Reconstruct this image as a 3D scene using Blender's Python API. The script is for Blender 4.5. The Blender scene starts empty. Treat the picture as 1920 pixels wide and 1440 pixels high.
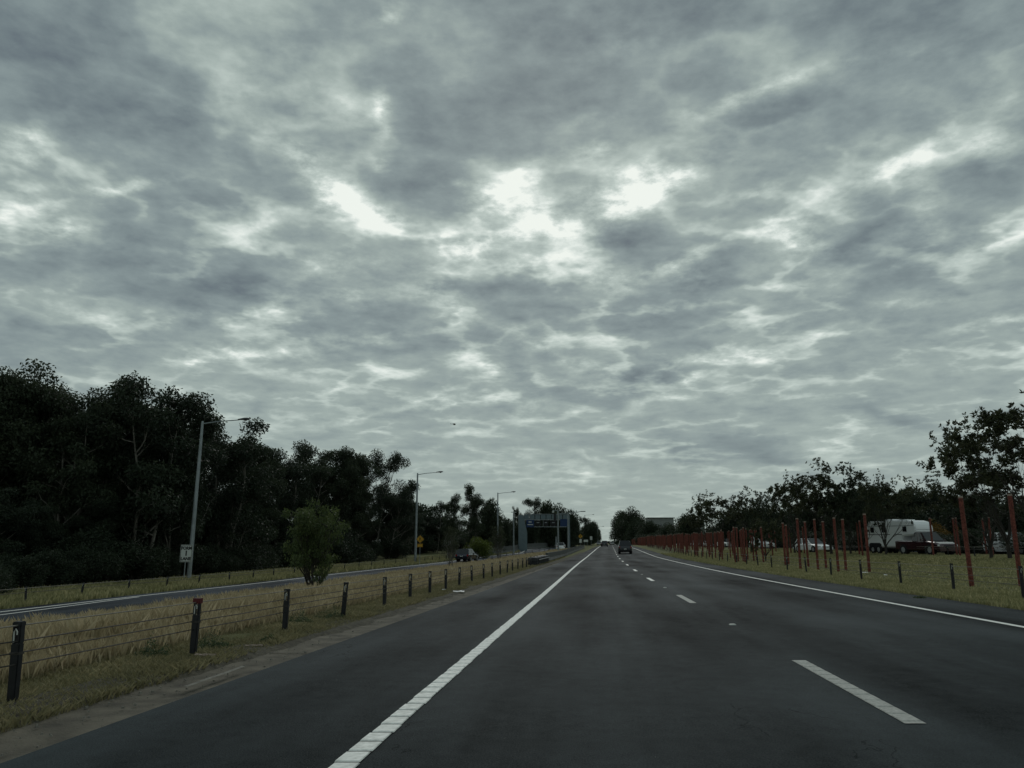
import bpy, bmesh, math, random
import numpy as np
from mathutils import Vector, Matrix

# ------------------------------------------------------------------ camera, light, exposure
sc = bpy.context.scene
COL = sc.collection
F_PX, H0, CAM_H = 1400.0, 1021.0, 1.18          # focal length / horizon row in 1920x1440 pixels, eye height
PITCH = math.atan((H0 - 720) / F_PX)
SP, CP = math.sin(PITCH), math.cos(PITCH)
cam_d = bpy.data.cameras.new('camera'); cam = bpy.data.objects.new('camera', cam_d); COL.objects.link(cam)
cam.location = (0, 0, CAM_H); cam.rotation_euler = (math.pi/2 + PITCH, 0, 0)
cam_d.sensor_width = 36.0; cam_d.lens = 36.0 * F_PX / 1920.0
cam_d.clip_start = 0.05; cam_d.clip_end = 20000
sc.camera = cam
sc.cycles.max_bounces = 4; sc.cycles.diffuse_bounces = 2; sc.cycles.glossy_bounces = 2; sc.cycles.transmission_bounces = 2
vs = sc.view_settings
vs.view_transform = 'Standard'; vs.look = 'None'; vs.exposure = 0.0; vs.gamma = 1.0; vs.use_curve_mapping = False

SUN_EL, SUN_AZ = math.radians(34), math.radians(3)     # behind the clouds, almost straight ahead
sun_d = bpy.data.lights.new('sun', 'SUN'); sun = bpy.data.objects.new('sun', sun_d); COL.objects.link(sun)
sun_d.energy = 0.6; sun_d.angle = math.radians(28); sun_d.color = (1.0, 0.97, 0.92)
sd = Vector((math.sin(SUN_AZ)*math.cos(SUN_EL), math.cos(SUN_AZ)*math.cos(SUN_EL), math.sin(SUN_EL)))
sun.rotation_euler = sd.to_track_quat('Z', 'Y').to_euler()

def s2l(c):
    c = c/255.0
    return c/12.92 if c <= 0.04045 else ((c+0.055)/1.055)**2.4
def S(r, g, b): return (s2l(r), s2l(g), s2l(b), 1.0)

# ------------------------------------------------------------------ world: overcast sky with broken cloud
w = bpy.data.worlds.new('World'); sc.world = w; w.use_nodes = True
nt = w.node_tree; nt.nodes.clear()
def N(tree, t, **kw):
    n = tree.nodes.new(t)
    for k, v in kw.items(): setattr(n, k, v)
    return n
def lk(tree, a, b): tree.links.new(a, b)
def math_n(tree, op, a, b=None, c=None, clamp=False):
    n = N(tree, 'ShaderNodeMath', operation=op); n.use_clamp = clamp
    for i, v in enumerate((a, b, c)):
        if v is None: continue
        if isinstance(v, (int, float)): n.inputs[i].default_value = v
        else: lk(tree, v, n.inputs[i])
    return n.outputs[0]
def vmath(tree, op, a, b=None):
    n = N(tree, 'ShaderNodeVectorMath', operation=op)
    for i, v in enumerate((a, b)):
        if v is None: continue
        if isinstance(v, (tuple, list)): n.inputs[i].default_value = v
        elif isinstance(v, (int, float)): n.inputs['Scale'].default_value = v
        else: lk(tree, v, n.inputs[i])
    return n
tc = N(nt, 'ShaderNodeTexCoord'); DIR = tc.outputs['Generated']
sep = N(nt, 'ShaderNodeSeparateXYZ'); lk(nt, DIR, sep.inputs[0])
zc = math_n(nt, 'MAXIMUM', sep.outputs[2], 0.0)
inv = math_n(nt, 'DIVIDE', 1.0, math_n(nt, 'ADD', zc, 0.13))
plane = vmath(nt, 'SCALE', DIR); lk(nt, inv, plane.inputs['Scale'])      # cloud-deck coordinates
yc = math_n(nt, 'MAXIMUM', sep.outputs[1], 0.15)
comb = N(nt, 'ShaderNodeCombineXYZ')
lk(nt, math_n(nt, 'DIVIDE', sep.outputs[0], yc), comb.inputs[0]); lk(nt, math_n(nt, 'DIVIDE', sep.outputs[2], yc), comb.inputs[1]); comb.inputs[2].default_value = 1.0
strv = vmath(nt, 'MULTIPLY', DIR, (1.0, 1.0, 2.1))
def noise(vec, scale, detail, rough=0.55, dist=0.0):
    n = N(nt, 'ShaderNodeTexNoise'); n.inputs['Scale'].default_value = scale; n.inputs['Detail'].default_value = detail
    n.inputs['Roughness'].default_value = rough; n.inputs['Distortion'].default_value = dist
    lk(nt, vec, n.inputs['Vector']); return n
wn1 = noise(strv.outputs[0], 5.0, 2.5)
wn2 = noise(strv.outputs[0], 17.0, 4.0, 0.6)
def centred(n, amp):
    a = vmath(nt, 'SUBTRACT', n.outputs['Color'], (0.5, 0.5, 0.5)).outputs[0]
    return vmath(nt, 'MULTIPLY', a, (amp, amp*0.8, 0)).outputs[0]
warp = vmath(nt, 'ADD', centred(wn1, 0.11), centred(wn2, 0.055)).outputs[0]
PV = vmath(nt, 'ADD', comb.outputs[0], warp).outputs[0]
def tang(x, y):
    v = (720-y)/F_PX; Y = CP - SP*v; Z = SP + CP*v
    return (x-960)/F_PX/Y, Z/Y, Y
def gsum(feats, acc=None):
    for (x, y, rx, ry, ang, amp) in feats:
        u, v, Y = tang(x, y)
        src = PV
        if acc is not None:      # keeps the evaluation in sequence
            ch = N(nt, 'ShaderNodeVectorMath', operation='MULTIPLY_ADD'); lk(nt, acc, ch.inputs[0]); ch.inputs[1].default_value = (1e-7, 1e-7, 0); lk(nt, PV, ch.inputs[2]); src = ch.outputs[0]
        t_ = math.radians(ang); kx, ky = F_PX*Y/rx, F_PX*Y/ry; c_, s_ = math.cos(t_), math.sin(t_)
        da = N(nt, 'ShaderNodeVectorMath', operation='DOT_PRODUCT'); lk(nt, src, da.inputs[0]); da.inputs[1].default_value = (c_*kx, s_*kx, -(c_*u+s_*v)*kx)
        db = N(nt, 'ShaderNodeVectorMath', operation='DOT_PRODUCT'); lk(nt, src, db.inputs[0]); db.inputs[1].default_value = (-s_*ky, c_*ky, (s_*u-c_*v)*ky)
        q_ = math_n(nt, 'MULTIPLY_ADD', da.outputs['Value'], da.outputs['Value'], math_n(nt, 'MULTIPLY', db.outputs['Value'], db.outputs['Value']))
        e = math_n(nt, 'POWER', 0.42, q_)
        acc = math_n(nt, 'MULTIPLY_ADD', e, amp, acc if acc is not None else 0.0)
    return acc
BRIGHT = [(70,265,50,26,-10,.45),(75,300,35,14,-30,.30),(210,352,115,13,6,.30),(250,345,45,10,10,.25),(60,395,60,16,0,.35),(125,440,55,22,-10,.45),
 (20,330,60,120,0,.10),(350,500,60,10,-35,.10),
 (560,285,55,22,-30,.50),(600,325,50,24,-45,.50),(640,368,48,26,-48,.65),(690,405,55,18,-25,.55),(750,432,55,14,-8,.45),
 (712,205,20,45,5,.60),(705,305,16,16,0,.40),(640,205,70,30,-20,.18),
 (968,345,50,26,20,.60),(1000,392,70,38,-10,.70),(925,468,90,22,12,.62),(870,470,50,14,10,.30),(1030,430,50,24,10,.5),(985,500,70,14,15,.35),
 (1205,355,75,32,30,.72),(1160,385,55,24,20,.5),(1110,300,42,18,15,.45),(1260,325,50,24,20,.35),(880,345,40,14,0,.25),
 (1412,358,50,10,14,.38),(1380,172,85,12,22,.32),(1480,140,70,14,15,.22),(1330,200,60,12,20,.2),
 (1478,448,45,34,30,.62),(1525,470,30,16,-20,.3),(1290,488,55,14,22,.50),(1300,518,45,22,0,.35),(1240,510,40,10,15,.25),
 (1160,525,48,20,-10,.52),(1165,562,20,10,20,.35),(1450,225,60,10,25,.15),
 (1660,335,75,24,38,.35),(1710,320,50,26,30,.35),(1770,255,80,26,42,.28),(1745,385,32,60,0,.30),(1870,285,70,34,10,.34),(1900,200,60,24,20,.2),
 (1825,462,60,18,25,.35),(1700,440,120,14,15,.2),(1560,515,110,10,12,.2),(1540,530,70,8,8,.2),
 (520,562,40,16,15,.48),(655,552,60,14,5,.40),(640,505,90,12,5,.28),(615,490,50,10,0,.2),(845,560,50,22,-20,.45),(800,540,60,16,0,.2),(870,590,30,12,0,.2),
 (90,590,36,12,-10,.36),(190,592,40,10,0,.22),(365,592,20,10,0,.25),(20,485,30,9,0,.28),
 (430,662,80,10,6,.42),(370,672,60,7,5,.3),(600,640,70,9,3,.38),(540,658,50,8,0,.3),(700,636,40,7,5,.3),
 (560,714,40,10,0,.36),(520,700,60,8,0,.2),(925,702,30,12,10,.42),(1000,650,70,8,-20,.3),(1040,670,70,8,-15,.3),(1085,690,60,8,-10,.25),(1100,705,40,9,0,.25),
 (1340,660,110,9,4,.40),(1400,668,70,8,4,.35),(1330,694,50,10,10,.35),(1290,700,40,8,10,.2),(1250,745,60,9,5,.3),(1540,640,80,7,12,.2),
 (1740,570,60,7,10,.22),(1850,612,90,9,12,.34),(1900,600,60,8,15,.2),
 (1000,775,36,8,10,.35),(830,760,120,7,8,.25),(700,790,130,6,12,.25),(640,812,60,6,8,.2),(1090,885,80,8,0,.22),(960,858,40,5,0,.2),(1100,858,40,6,-10,.3),
 (880,880,140,8,3,.20),(1520,845,40,10,10,.2),(1180,760,60,9,10,.2),(1660,830,130,14,-10,.10),(1480,760,120,10,0,.12),
 (450,180,120,35,0,.10),(520,110,90,50,0,.10),(735,18,26,18,30,.45),(1150,90,90,22,15,.10),(1620,110,150,30,10,.12),(1100,230,70,22,20,.15)]
DARK = [(180,60,300,70,0,.13),(430,190,230,45,0,.16),(120,170,200,40,0,.08),(560,60,120,40,0,.06),(1120,110,260,60,20,.15),(1000,190,160,50,0,.10),(1500,40,300,40,0,.10),
 (390,400,110,55,-15,.14),(300,520,150,45,-10,.13),(400,540,110,40,0,.13),(200,400,60,26,0,.08),(840,330,75,45,0,.16),(890,395,65,28,10,.14),(760,350,55,35,0,.12),
 (1140,440,52,34,0,.26),(1050,530,110,30,0,.12),(1430,215,100,28,28,.18),(1340,240,110,24,10,.10),(1710,490,110,45,12,.20),(1640,395,46,22,0,.16),(1860,340,80,26,0,.18),
 (1590,460,80,26,10,.06),(1250,570,130,34,10,.12),(1450,600,130,30,5,.08),(880,640,120,24,0,.10),(700,590,90,18,0,.10),(560,600,110,16,0,.10),(1000,590,120,18,0,.08),
 (1225,692,52,22,8,.34),(1185,712,40,16,0,.22),(1090,740,90,12,0,.08),(1280,830,60,12,-10,.20),(1390,825,90,20,-8,.20),(1450,850,60,10,-5,.12),(1640,772,60,20,-10,.18),(1700,800,50,16,-15,.12),
 (230,640,120,22,0,.07),(60,680,120,30,0,.07),(470,620,90,12,0,.08),(1560,900,130,40,0,.04),(900,540,70,12,0,.1)]
pos = gsum(BRIGHT); neg0 = math_n(nt, 'MULTIPLY', pos, 1e-7); neg = gsum(DARK, neg0)
n_big = noise(plane.outputs[0], 0.9, 5, 0.55, 0.3)
n_mid = noise(plane.outputs[0], 2.8, 7, 0.60, 0.25)
n_fin = noise(strv.outputs[0], 26.0, 6, 0.62)
n_str = noise(vmath(nt, 'MULTIPLY', DIR, (1.0, 1.0, 4.2)).outputs[0], 7.5, 6, 0.58, 0.3)
tex = math_n(nt, 'MULTIPLY_ADD', math_n(nt, 'SUBTRACT', n_big.outputs[0], 0.5), 0.30, 0.0)
tex = math_n(nt, 'MULTIPLY_ADD', math_n(nt, 'SUBTRACT', n_mid.outputs[0], 0.5), 0.50, tex)
tex = math_n(nt, 'MULTIPLY_ADD', math_n(nt, 'SUBTRACT', n_fin.outputs[0], 0.5), 0.36, tex)
tex = math_n(nt, 'MULTIPLY_ADD', math_n(nt, 'SUBTRACT', n_str.outputs[0], 0.5), 0.14, tex)
pw_a = noise(plane.outputs[0], 3.6, 4, 0.6)
pw = vmath(nt, 'ADD', plane.outputs[0], vmath(nt, 'MULTIPLY', vmath(nt, 'SUBTRACT', pw_a.outputs['Color'], (.5,.5,.5)).outputs[0], (.55,.42,.0)).outputs[0])
def cells(scale, smooth):
    vo_ = N(nt, 'ShaderNodeTexVoronoi', feature='SMOOTH_F1', voronoi_dimensions='2D'); vo_.inputs['Scale'].default_value = scale; vo_.inputs['Smoothness'].default_value = smooth
    lk(nt, pw.outputs[0], vo_.inputs['Vector']); return vo_.outputs['Distance']
c1, c2 = cells(2.5, .45), cells(6.2, .35)
tex = math_n(nt, 'MULTIPLY_ADD', math_n(nt, 'SUBTRACT', c1, 0.42), 0.27, tex)
tex = math_n(nt, 'MULTIPLY_ADD', math_n(nt, 'SUBTRACT', c2, 0.42), 0.24, tex)
brk = math_n(nt, 'MAXIMUM', math_n(nt, 'ADD', math_n(nt, 'MULTIPLY_ADD', c1, 0.55, math_n(nt, 'MULTIPLY', c2, 0.65)), math_n(nt, 'SUBTRACT', n_mid.outputs[0], 1.08)), 0.0)
hi = N(nt, 'ShaderNodeMapRange', interpolation_type='SMOOTHSTEP'); hi.inputs[1].default_value = .34; hi.inputs[2].default_value = .58; hi.inputs[3].default_value = 1.15; hi.inputs[4].default_value = .25; lk(nt, sep.outputs[2], hi.inputs[0])
tex = math_n(nt, 'MULTIPLY_ADD', brk, hi.outputs[0], tex)
mod = math_n(nt, 'MAXIMUM', math_n(nt, 'MULTIPLY_ADD', n_fin.outputs[0], 3.0, math_n(nt, 'MULTIPLY_ADD', n_mid.outputs[0], 1.8, -1.35)), 0.15)
low = N(nt, 'ShaderNodeMapRange'); low.inputs[1].default_value = 0.02; low.inputs[2].default_value = 0.62
low.inputs[3].default_value = 0.50; low.inputs[4].default_value = 0.30; lk(nt, sep.outputs[2], low.inputs[0])
# contrast of the deck dies away towards the horizon
fade = N(nt, 'ShaderNodeMapRange'); fade.inputs[1].default_value = 0.02; fade.inputs[2].default_value = 0.30
fade.inputs[3].default_value = 0.16; fade.inputs[4].default_value = 1.0; lk(nt, sep.outputs[2], fade.inputs[0])
v = math_n(nt, 'MULTIPLY', tex, fade.outputs[0])
v = math_n(nt, 'ADD', v, low.outputs[0]); v_plain = v
v = math_n(nt, 'ADD', v, math_n(nt, 'MULTIPLY', math_n(nt, 'MULTIPLY', pos, mod), 0.56))
v = math_n(nt, 'SUBTRACT', v, math_n(nt, 'MULTIPLY', neg, 0.95))
sky = N(nt, 'ShaderNodeTexSky', sky_type='NISHITA'); sky.sun_disc = False
sky.sun_elevation = SUN_EL; sky.sun_rotation = SUN_AZ
def deck_bg(val):
    rp_ = N(nt, 'ShaderNodeValToRGB'); lk(nt, val, rp_.inputs[0]); el = rp_.color_ramp.elements
    el[0].position = 0.0; el[0].color = S(97,108,116); el[1].position = 1.0; el[1].color = S(238,244,237)
    for p_, c_ in ((0.15, S(114,127,131)), (0.33, S(134,148,149)), (0.5, S(156,170,166)), (0.72, S(186,199,193)), (0.9, S(220,229,223))):
        e = el.new(p_); e.color = c_
    sc1 = vmath(nt, 'SCALE', rp_.outputs[0]); sc1.inputs['Scale'].default_value = 10.0
    mix = N(nt, 'ShaderNodeMix', data_type='RGBA'); mix.inputs['Factor'].default_value = 0.985
    lk(nt, sky.outputs[0], mix.inputs[6]); lk(nt, sc1.outputs[0], mix.inputs[7])
    bg = N(nt, 'ShaderNodeBackground'); bg.inputs['Strength'].default_value = 0.1; lk(nt, mix.outputs[2], bg.inputs['Color']); return bg
bg_detail, bg_plain = deck_bg(v), deck_bg(v_plain)
# the particular rifts in the deck ahead fade out to the general deck at the sides (and are skipped there)
def edge(sock, e0, e1):
    m = N(nt, 'ShaderNodeMapRange', interpolation_type='SMOOTHSTEP'); m.inputs[1].default_value = e0; m.inputs[2].default_value = e1
    m.inputs[3].default_value = 1.0; m.inputs[4].default_value = 0.0; lk(nt, sock, m.inputs[0]); return m.outputs[0]
gate = math_n(nt, 'MULTIPLY', edge(math_n(nt, 'ABSOLUTE', math_n(nt, 'DIVIDE', sep.outputs[0], yc)), .82, 1.05), edge(math_n(nt, 'DIVIDE', sep.outputs[2], yc), .86, 1.1))
gate = math_n(nt, 'MULTIPLY', gate, math_n(nt, 'GREATER_THAN', sep.outputs[1], 0.2))
gate = math_n(nt, 'MULTIPLY', gate, math_n(nt, 'GREATER_THAN', sep.outputs[2], -0.02))
mxs = N(nt, 'ShaderNodeMixShader'); lk(nt, gate, mxs.inputs[0]); lk(nt, bg_plain.outputs[0], mxs.inputs[1]); lk(nt, bg_detail.outputs[0], mxs.inputs[2])
wo = N(nt, 'ShaderNodeOutputWorld'); lk(nt, mxs.outputs[0], wo.inputs['Surface'])

# ------------------------------------------------------------------ where things stand
def cubic(pts):
    xs = np.array([p[0] for p in pts], float); ys = np.array([p[1] for p in pts], float)
    m = np.gradient(ys, xs)
    def f(x):
        x = np.clip(np.asarray(x, float), xs[0], xs[-1])
        i = np.clip(np.searchsorted(xs, x) - 1, 0, len(xs)-2)
        h = xs[i+1]-xs[i]; t = (x-xs[i])/h
        return ((2*t**3-3*t**2+1)*ys[i] + (t**3-2*t**2+t)*h*m[i] + (-2*t**3+3*t**2)*ys[i+1] + (t**3-t**2)*h*m[i+1])
    return f
zp = cubic([(-40,.28),(0,0),(17,-.12),(33,-.21),(45,-.245),(60,-.26),(80,-.255),(93,-.22),(105,-.13),(117,-.04),(140,.15),(210,.62),(300,.88),(500,1.0),(1500,1.0),(4000,1.0)])
LX = cubic([(-40,-5.6),(0,-1.42),(4.1,-.98),(8,-.56),(17.7,.5),(45,3.5),(93,9.2),(130,13.9),(210,24.1),(400,49.5),(1000,132),(4000,545)])   # left edge line
OFF_ASPH_L = cubic([(-40,-1.97),(8,-1.95),(30,-1.83),(4000,-1.83)])
OFF_GRASS_L = cubic([(-40,-2.85),(5,-2.78),(10,-2.55),(22,-2.4),(4000,-2.4)])
dep = cubic([(-40,-.78),(60,-.76),(92,-.62),(130,-.45),(180,-.2),(240,0),(4000,0)])                          # the slip lane lies lower
def ray(px, py):
    v_ = (720-py)/F_PX
    return (px-960)/F_PX, CP - SP*v_, SP + CP*v_
def hit(px, py, zf):
    a, b, c = ray(px, py)
    lo, hi = 1.0, 3000.0
    t = 2.0
    while t < 3000 and CAM_H + t*c > zf(t*b): t *= 1.01
    return t*a, t*b
_r = [hit(x, y, lambda Y: float(zp(Y)+dep(Y))) for x, y in ((0,1149),(212,1124.5),(480,1095),(615,1079),(835,1054.5),(921,1043),(975,1037))]
RAMP = [(-40, _r[0][0]-6.0), (5, _r[0][0]-1.6)] + [(p[1], p[0]) for p in _r]
RAMP += [(160, 3.0), (210, 14.5), (300, 30), (1500, 190), (4000, 530)]
RX = cubic(RAMP)                     # slip lane's left edge line
print('RAMP', [(round(a,1), round(b,1)) for a, b in RAMP])
def ramp_r(Y): return RX(Y) + 4.4     # its right edge
def sstep(t): t = np.clip(t, 0, 1); return t*t*(3-2*t)
def zg(X, Y):
    X = np.asarray(X, float); Y = np.asarray(Y, float)
    a = LX(Y) - 3.6; b = ramp_r(Y) + 0.5
    wdt = np.maximum(a-b, 0.5)
    t = sstep((a - X)/wdt)
    z = zp(Y) + dep(Y)*t
    right = np.clip(X - (LX(Y)+14), 0, 60)
    z = z + 0.62*sstep(right/13)*(1-sstep((Y-110)/100))
    return z
def zgf(x, y): return float(zg(x, y))
def at_depth(px, D, py=1040):
    v_ = (720-py)/F_PX
    return D*(px-960)/F_PX, D*(CP - SP*v_)
def z_at(py, Y):
    v_ = (720-py)/F_PX
    return CAM_H + Y*(SP+CP*v_)/(CP-SP*v_)
def ground_hit(px, py):
    a, b, c = ray(px, py); t = 2.0
    while t < 2500 and CAM_H + t*c > zgf(t*a, t*b): t *= 1.006
    return t*a, t*b, zgf(t*a, t*b)

# ------------------------------------------------------------------ materials
MATS = {}
def mat(name, col, rough=0.7, metal=0.0, spec=0.3, var=0.0, vscale=8.0, bump=0.0, bscale=60.0, coat=0.0, dirt=None):
    if name in MATS: return MATS[name]
    m = bpy.data.materials.new(name); m.use_nodes = True; t = m.node_tree
    b = t.nodes['Principled BSDF']; b.inputs['Base Color'].default_value = (*col[:3], 1)
    b.inputs['Roughness'].default_value = rough; b.inputs['Metallic'].default_value = metal
    b.inputs['Specular IOR Level'].default_value = spec; b.inputs['Coat Weight'].default_value = coat
    if var or bump:
        g = N(t, 'ShaderNodeNewGeometry')
    if var:
        n = N(t, 'ShaderNodeTexNoise'); n.inputs['Scale'].default_value = vscale; n.inputs['Detail'].default_value = 5
        lk(t, g.outputs['Position'], n.inputs['Vector'])
        r = N(t, 'ShaderNodeValToRGB'); lk(t, n.outputs[0], r.inputs[0])
        r.color_ramp.elements[0].position = .3; r.color_ramp.elements[1].position = .7
        r.color_ramp.elements[0].color = (*[max(0, c*(1-var)) for c in col[:3]], 1)
        r.color_ramp.elements[1].color = (*[min(1, c*(1+var)) for c in col[:3]], 1)
        lk(t, r.outputs[0], b.inputs['Base Color'])
    if bump:
        n = N(t, 'ShaderNodeTexNoise'); n.inputs['Scale'].default_value = bscale; n.inputs['Detail'].default_value = 3
        lk(t, g.outputs['Position'], n.inputs['Vector'])
        bp = N(t, 'ShaderNodeBump'); bp.inputs['Strength'].default_value = bump; bp.inputs['Distance'].default_value = 0.02
        lk(t, n.outputs[0], bp.inputs['Height']); lk(t, bp.outputs[0], b.inputs['Normal'])
    MATS[name] = m; return m
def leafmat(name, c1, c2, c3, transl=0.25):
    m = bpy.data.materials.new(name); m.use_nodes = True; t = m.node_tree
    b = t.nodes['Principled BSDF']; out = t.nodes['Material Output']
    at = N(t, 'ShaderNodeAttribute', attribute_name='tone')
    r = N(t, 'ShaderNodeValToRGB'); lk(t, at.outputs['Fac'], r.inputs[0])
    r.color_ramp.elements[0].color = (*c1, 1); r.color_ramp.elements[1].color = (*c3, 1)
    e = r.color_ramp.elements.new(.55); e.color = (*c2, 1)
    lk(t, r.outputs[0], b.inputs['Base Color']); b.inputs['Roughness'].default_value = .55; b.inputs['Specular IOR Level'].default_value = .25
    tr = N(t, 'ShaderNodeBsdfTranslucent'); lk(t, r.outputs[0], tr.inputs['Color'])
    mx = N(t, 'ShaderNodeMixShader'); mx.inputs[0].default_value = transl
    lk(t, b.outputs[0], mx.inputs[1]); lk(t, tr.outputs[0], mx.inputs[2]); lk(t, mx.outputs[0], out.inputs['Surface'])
    MATS[name] = m; return m

def asphalt(name, base, tint2, streak=True):
    m = bpy.data.materials.new(name); m.use_nodes = True; t = m.node_tree; b = t.nodes['Principled BSDF']
    g = N(t, 'ShaderNodeNewGeometry'); uv = N(t, 'ShaderNodeUVMap', uv_map='uv')      # uv: metres across, metres along
    def nz(vec, sc_, det, rough=.55):
        n = N(t, 'ShaderNodeTexNoise'); n.inputs['Scale'].default_value = sc_; n.inputs['Detail'].default_value = det; n.inputs['Roughness'].default_value = rough
        lk(t, vec, n.inputs['Vector']); return n.outputs[0]
    fine = nz(g.outputs['Position'], 95, 3, .7); mid = nz(g.outputs['Position'], 6, 4)
    mp = N(t, 'ShaderNodeMapping'); lk(t, uv.outputs[0], mp.inputs[0]); mp.inputs['Scale'].default_value = (1.1, 0.07, 1)
    st = nz(mp.outputs[0], 1.0, 4)
    mp2 = N(t, 'ShaderNodeMapping'); lk(t, uv.outputs[0], mp2.inputs[0]); mp2.inputs['Scale'].default_value = (.33, .12, 1)
    bl = nz(mp2.outputs[0], 1.0, 3)
    f = math_n(t, 'MULTIPLY_ADD', math_n(t, 'SUBTRACT', fine, .5), 2.2, 1.0)
    f = math_n(t, 'MULTIPLY_ADD', math_n(t, 'SUBTRACT', mid, .5), .6, f)
    f = math_n(t, 'MULTIPLY_ADD', math_n(t, 'SUBTRACT', st, .5), 1.5 if streak else .5, f)
    f = math_n(t, 'MULTIPLY_ADD', math_n(t, 'SUBTRACT', bl, .5), 2.8, f)
    su = N(t, 'ShaderNodeSeparateXYZ'); lk(t, uv.outputs[0], su.inputs[0])
    wt = math_n(t, 'COSINE', math_n(t, 'MULTIPLY', math_n(t, 'SUBTRACT', su.outputs[0], .9), 3.49))
    f = math_n(t, 'MULTIPLY_ADD', math_n(t, 'MULTIPLY', wt, st), -.30, f)
    f = math_n(t, 'MAXIMUM', f, .15)
    # pale chips of stone
    vo = N(t, 'ShaderNodeTexVoronoi'); vo.inputs['Scale'].default_value = 14; lk(t, g.outputs['Position'], vo.inputs['Vector'])
    chip = math_n(t, 'LESS_THAN', vo.outputs['Distance'], 0.035)
    chip = math_n(t, 'MULTIPLY', chip, math_n(t, 'GREATER_THAN', nz(g.outputs['Position'], 3, 2), .60))
    # hairline cracks along the lane
    v2 = N(t, 'ShaderNodeTexVoronoi', feature='DISTANCE_TO_EDGE'); mp3 = N(t, 'ShaderNodeMapping'); lk(t, uv.outputs[0], mp3.inputs[0]); mp3.inputs['Scale'].default_value = (1.5, .55, 1)
    wv = N(t, 'ShaderNodeTexNoise'); wv.inputs['Scale'].default_value = 5; wv.inputs['Detail'].default_value = 5; lk(t, uv.outputs[0], wv.inputs['Vector'])
    ad = vmath(t, 'ADD', mp3.outputs[0], vmath(t, 'SCALE', wv.outputs['Color'], .35).outputs[0]); lk(t, ad.outputs[0], v2.inputs['Vector'])
    v2.inputs['Scale'].default_value = 1.0
    cr = math_n(t, 'LESS_THAN', v2.outputs['Distance'], .006)
    cr = math_n(t, 'MULTIPLY', cr, math_n(t, 'GREATER_THAN', nz(mp2.outputs[0], 2.3, 2), .60))
    f = math_n(t, 'MULTIPLY', f, math_n(t, 'SUBTRACT', 1.0, math_n(t, 'MULTIPLY', cr, .45)))
    c = vmath(t, 'SCALE', base); c.inputs[0].default_value = base; lk(t, f, c.inputs['Scale'])
    mx = N(t, 'ShaderNodeMix', data_type='RGBA'); lk(t, chip, mx.inputs['Factor']); lk(t, c.outputs[0], mx.inputs[6]); mx.inputs[7].default_value = (*tint2, 1)
    lk(t, mx.outputs[2], b.inputs['Base Color']); lk(t, math_n(t, 'MULTIPLY', f, .10), b.inputs['Specular IOR Level'])
    b.inputs['Roughness'].default_value = .80
    bp = N(t, 'ShaderNodeBump'); bp.inputs['Strength'].default_value = .55; bp.inputs['Distance'].default_value = .008
    lk(t, fine, bp.inputs['Height']); lk(t, bp.outputs[0], b.inputs['Normal'])
    MATS[name] = m; return m
M_ASPH = asphalt('asphalt', (.018,.0255,.0285), (.30,.30,.28))
M_RAMP = asphalt('ramp_asphalt', (.038,.048,.060), (.2,.2,.2), False)

def grassmat(name):
    m = bpy.data.materials.new(name); m.use_nodes = True; t = m.node_tree; b = t.nodes['Principled BSDF']
    g = N(t, 'ShaderNodeNewGeometry')
    def nz(sc_, det):
        n = N(t, 'ShaderNodeTexNoise'); n.inputs['Scale'].default_value = sc_; n.inputs['Detail'].default_value = det; n.inputs['Roughness'].default_value = .65
        lk(t, g.outputs['Position'], n.inputs['Vector']); return n.outputs[0]
    a = nz(.45, 5); bb = nz(30, 4)
    r = N(t, 'ShaderNodeValToRGB'); lk(t, math_n(t, 'MULTIPLY_ADD', bb, .5, math_n(t, 'MULTIPLY', a, .6)), r.inputs[0])
    el = r.color_ramp.elements; el[0].position = .32; el[0].color = (.055,.060,.030,1); el[1].position = .78; el[1].color = (.28,.24,.14,1)
    e = el.new(.52); e.color = (.13,.135,.062,1)
    e = el.new(.62); e.color = (.18,.175,.085,1)
    lk(t, r.outputs[0], b.inputs['Base Color']); b.inputs['Roughness'].default_value = .95; b.inputs['Specular IOR Level'].default_value = .1
    bp = N(t, 'ShaderNodeBump'); bp.inputs['Strength'].default_value = .9; bp.inputs['Distance'].default_value = .05
    lk(t, bb, bp.inputs['Height']); lk(t, bp.outputs[0], b.inputs['Normal'])
    MATS[name] = m; return m
M_GRASS = grassmat('verge_grass')
M_PAINT = mat('road_paint', (.83,.83,.78), .6, var=.22, vscale=22)
M_PAINT_OLD = mat('worn_paint', (.42,.42,.39), .7, var=.25, vscale=40, bump=.4, bscale=90)
M_PAINT_DIRT = mat('paint_groove', (.05,.05,.048), .8, var=.3, vscale=30)
M_CONC = mat('concrete', (.100,.088,.066), .9, var=.5, vscale=3.6, bump=.5, bscale=45)
M_DIRT = mat('dirt', (.062,.055,.038), .95, var=.45, vscale=9, bump=.9, bscale=25)
M_BARR2 = mat('pale_concrete', (.17,.16,.135), .85, var=.3, vscale=20)
M_VERGE = leafmat('verge_blade', (.13,.125,.06), (.24,.215,.115), (.42,.36,.21), .35)
M_BARR = mat('barrier_concrete', (.075,.08,.075), .85, var=.3, vscale=2.0)
M_BLACK = mat('black_plastic', (.010,.011,.014), .45, spec=.4, var=.4, vscale=20)
M_STEEL = mat('galvanised_steel', (.26,.29,.30), .5, .4, var=.15, vscale=3)
M_PIER = mat('gantry_grey', (.13,.17,.185), .55, .1, var=.08, vscale=2)
M_CABLE = mat('wire_rope', (.055,.05,.045), .6, .2)
M_CABTOP = mat('top_wire_rope', (.19,.18,.15), .6, .2)
M_RED = mat('red_post_paint', (.145,.042,.030), .8, var=.6, vscale=16, bump=.4, bscale=30)
M_REDCAP = mat('post_cap', (.30,.23,.19), .8)
M_LAMP = mat('lamp_head_grey', (.07,.075,.08), .5)
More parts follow.
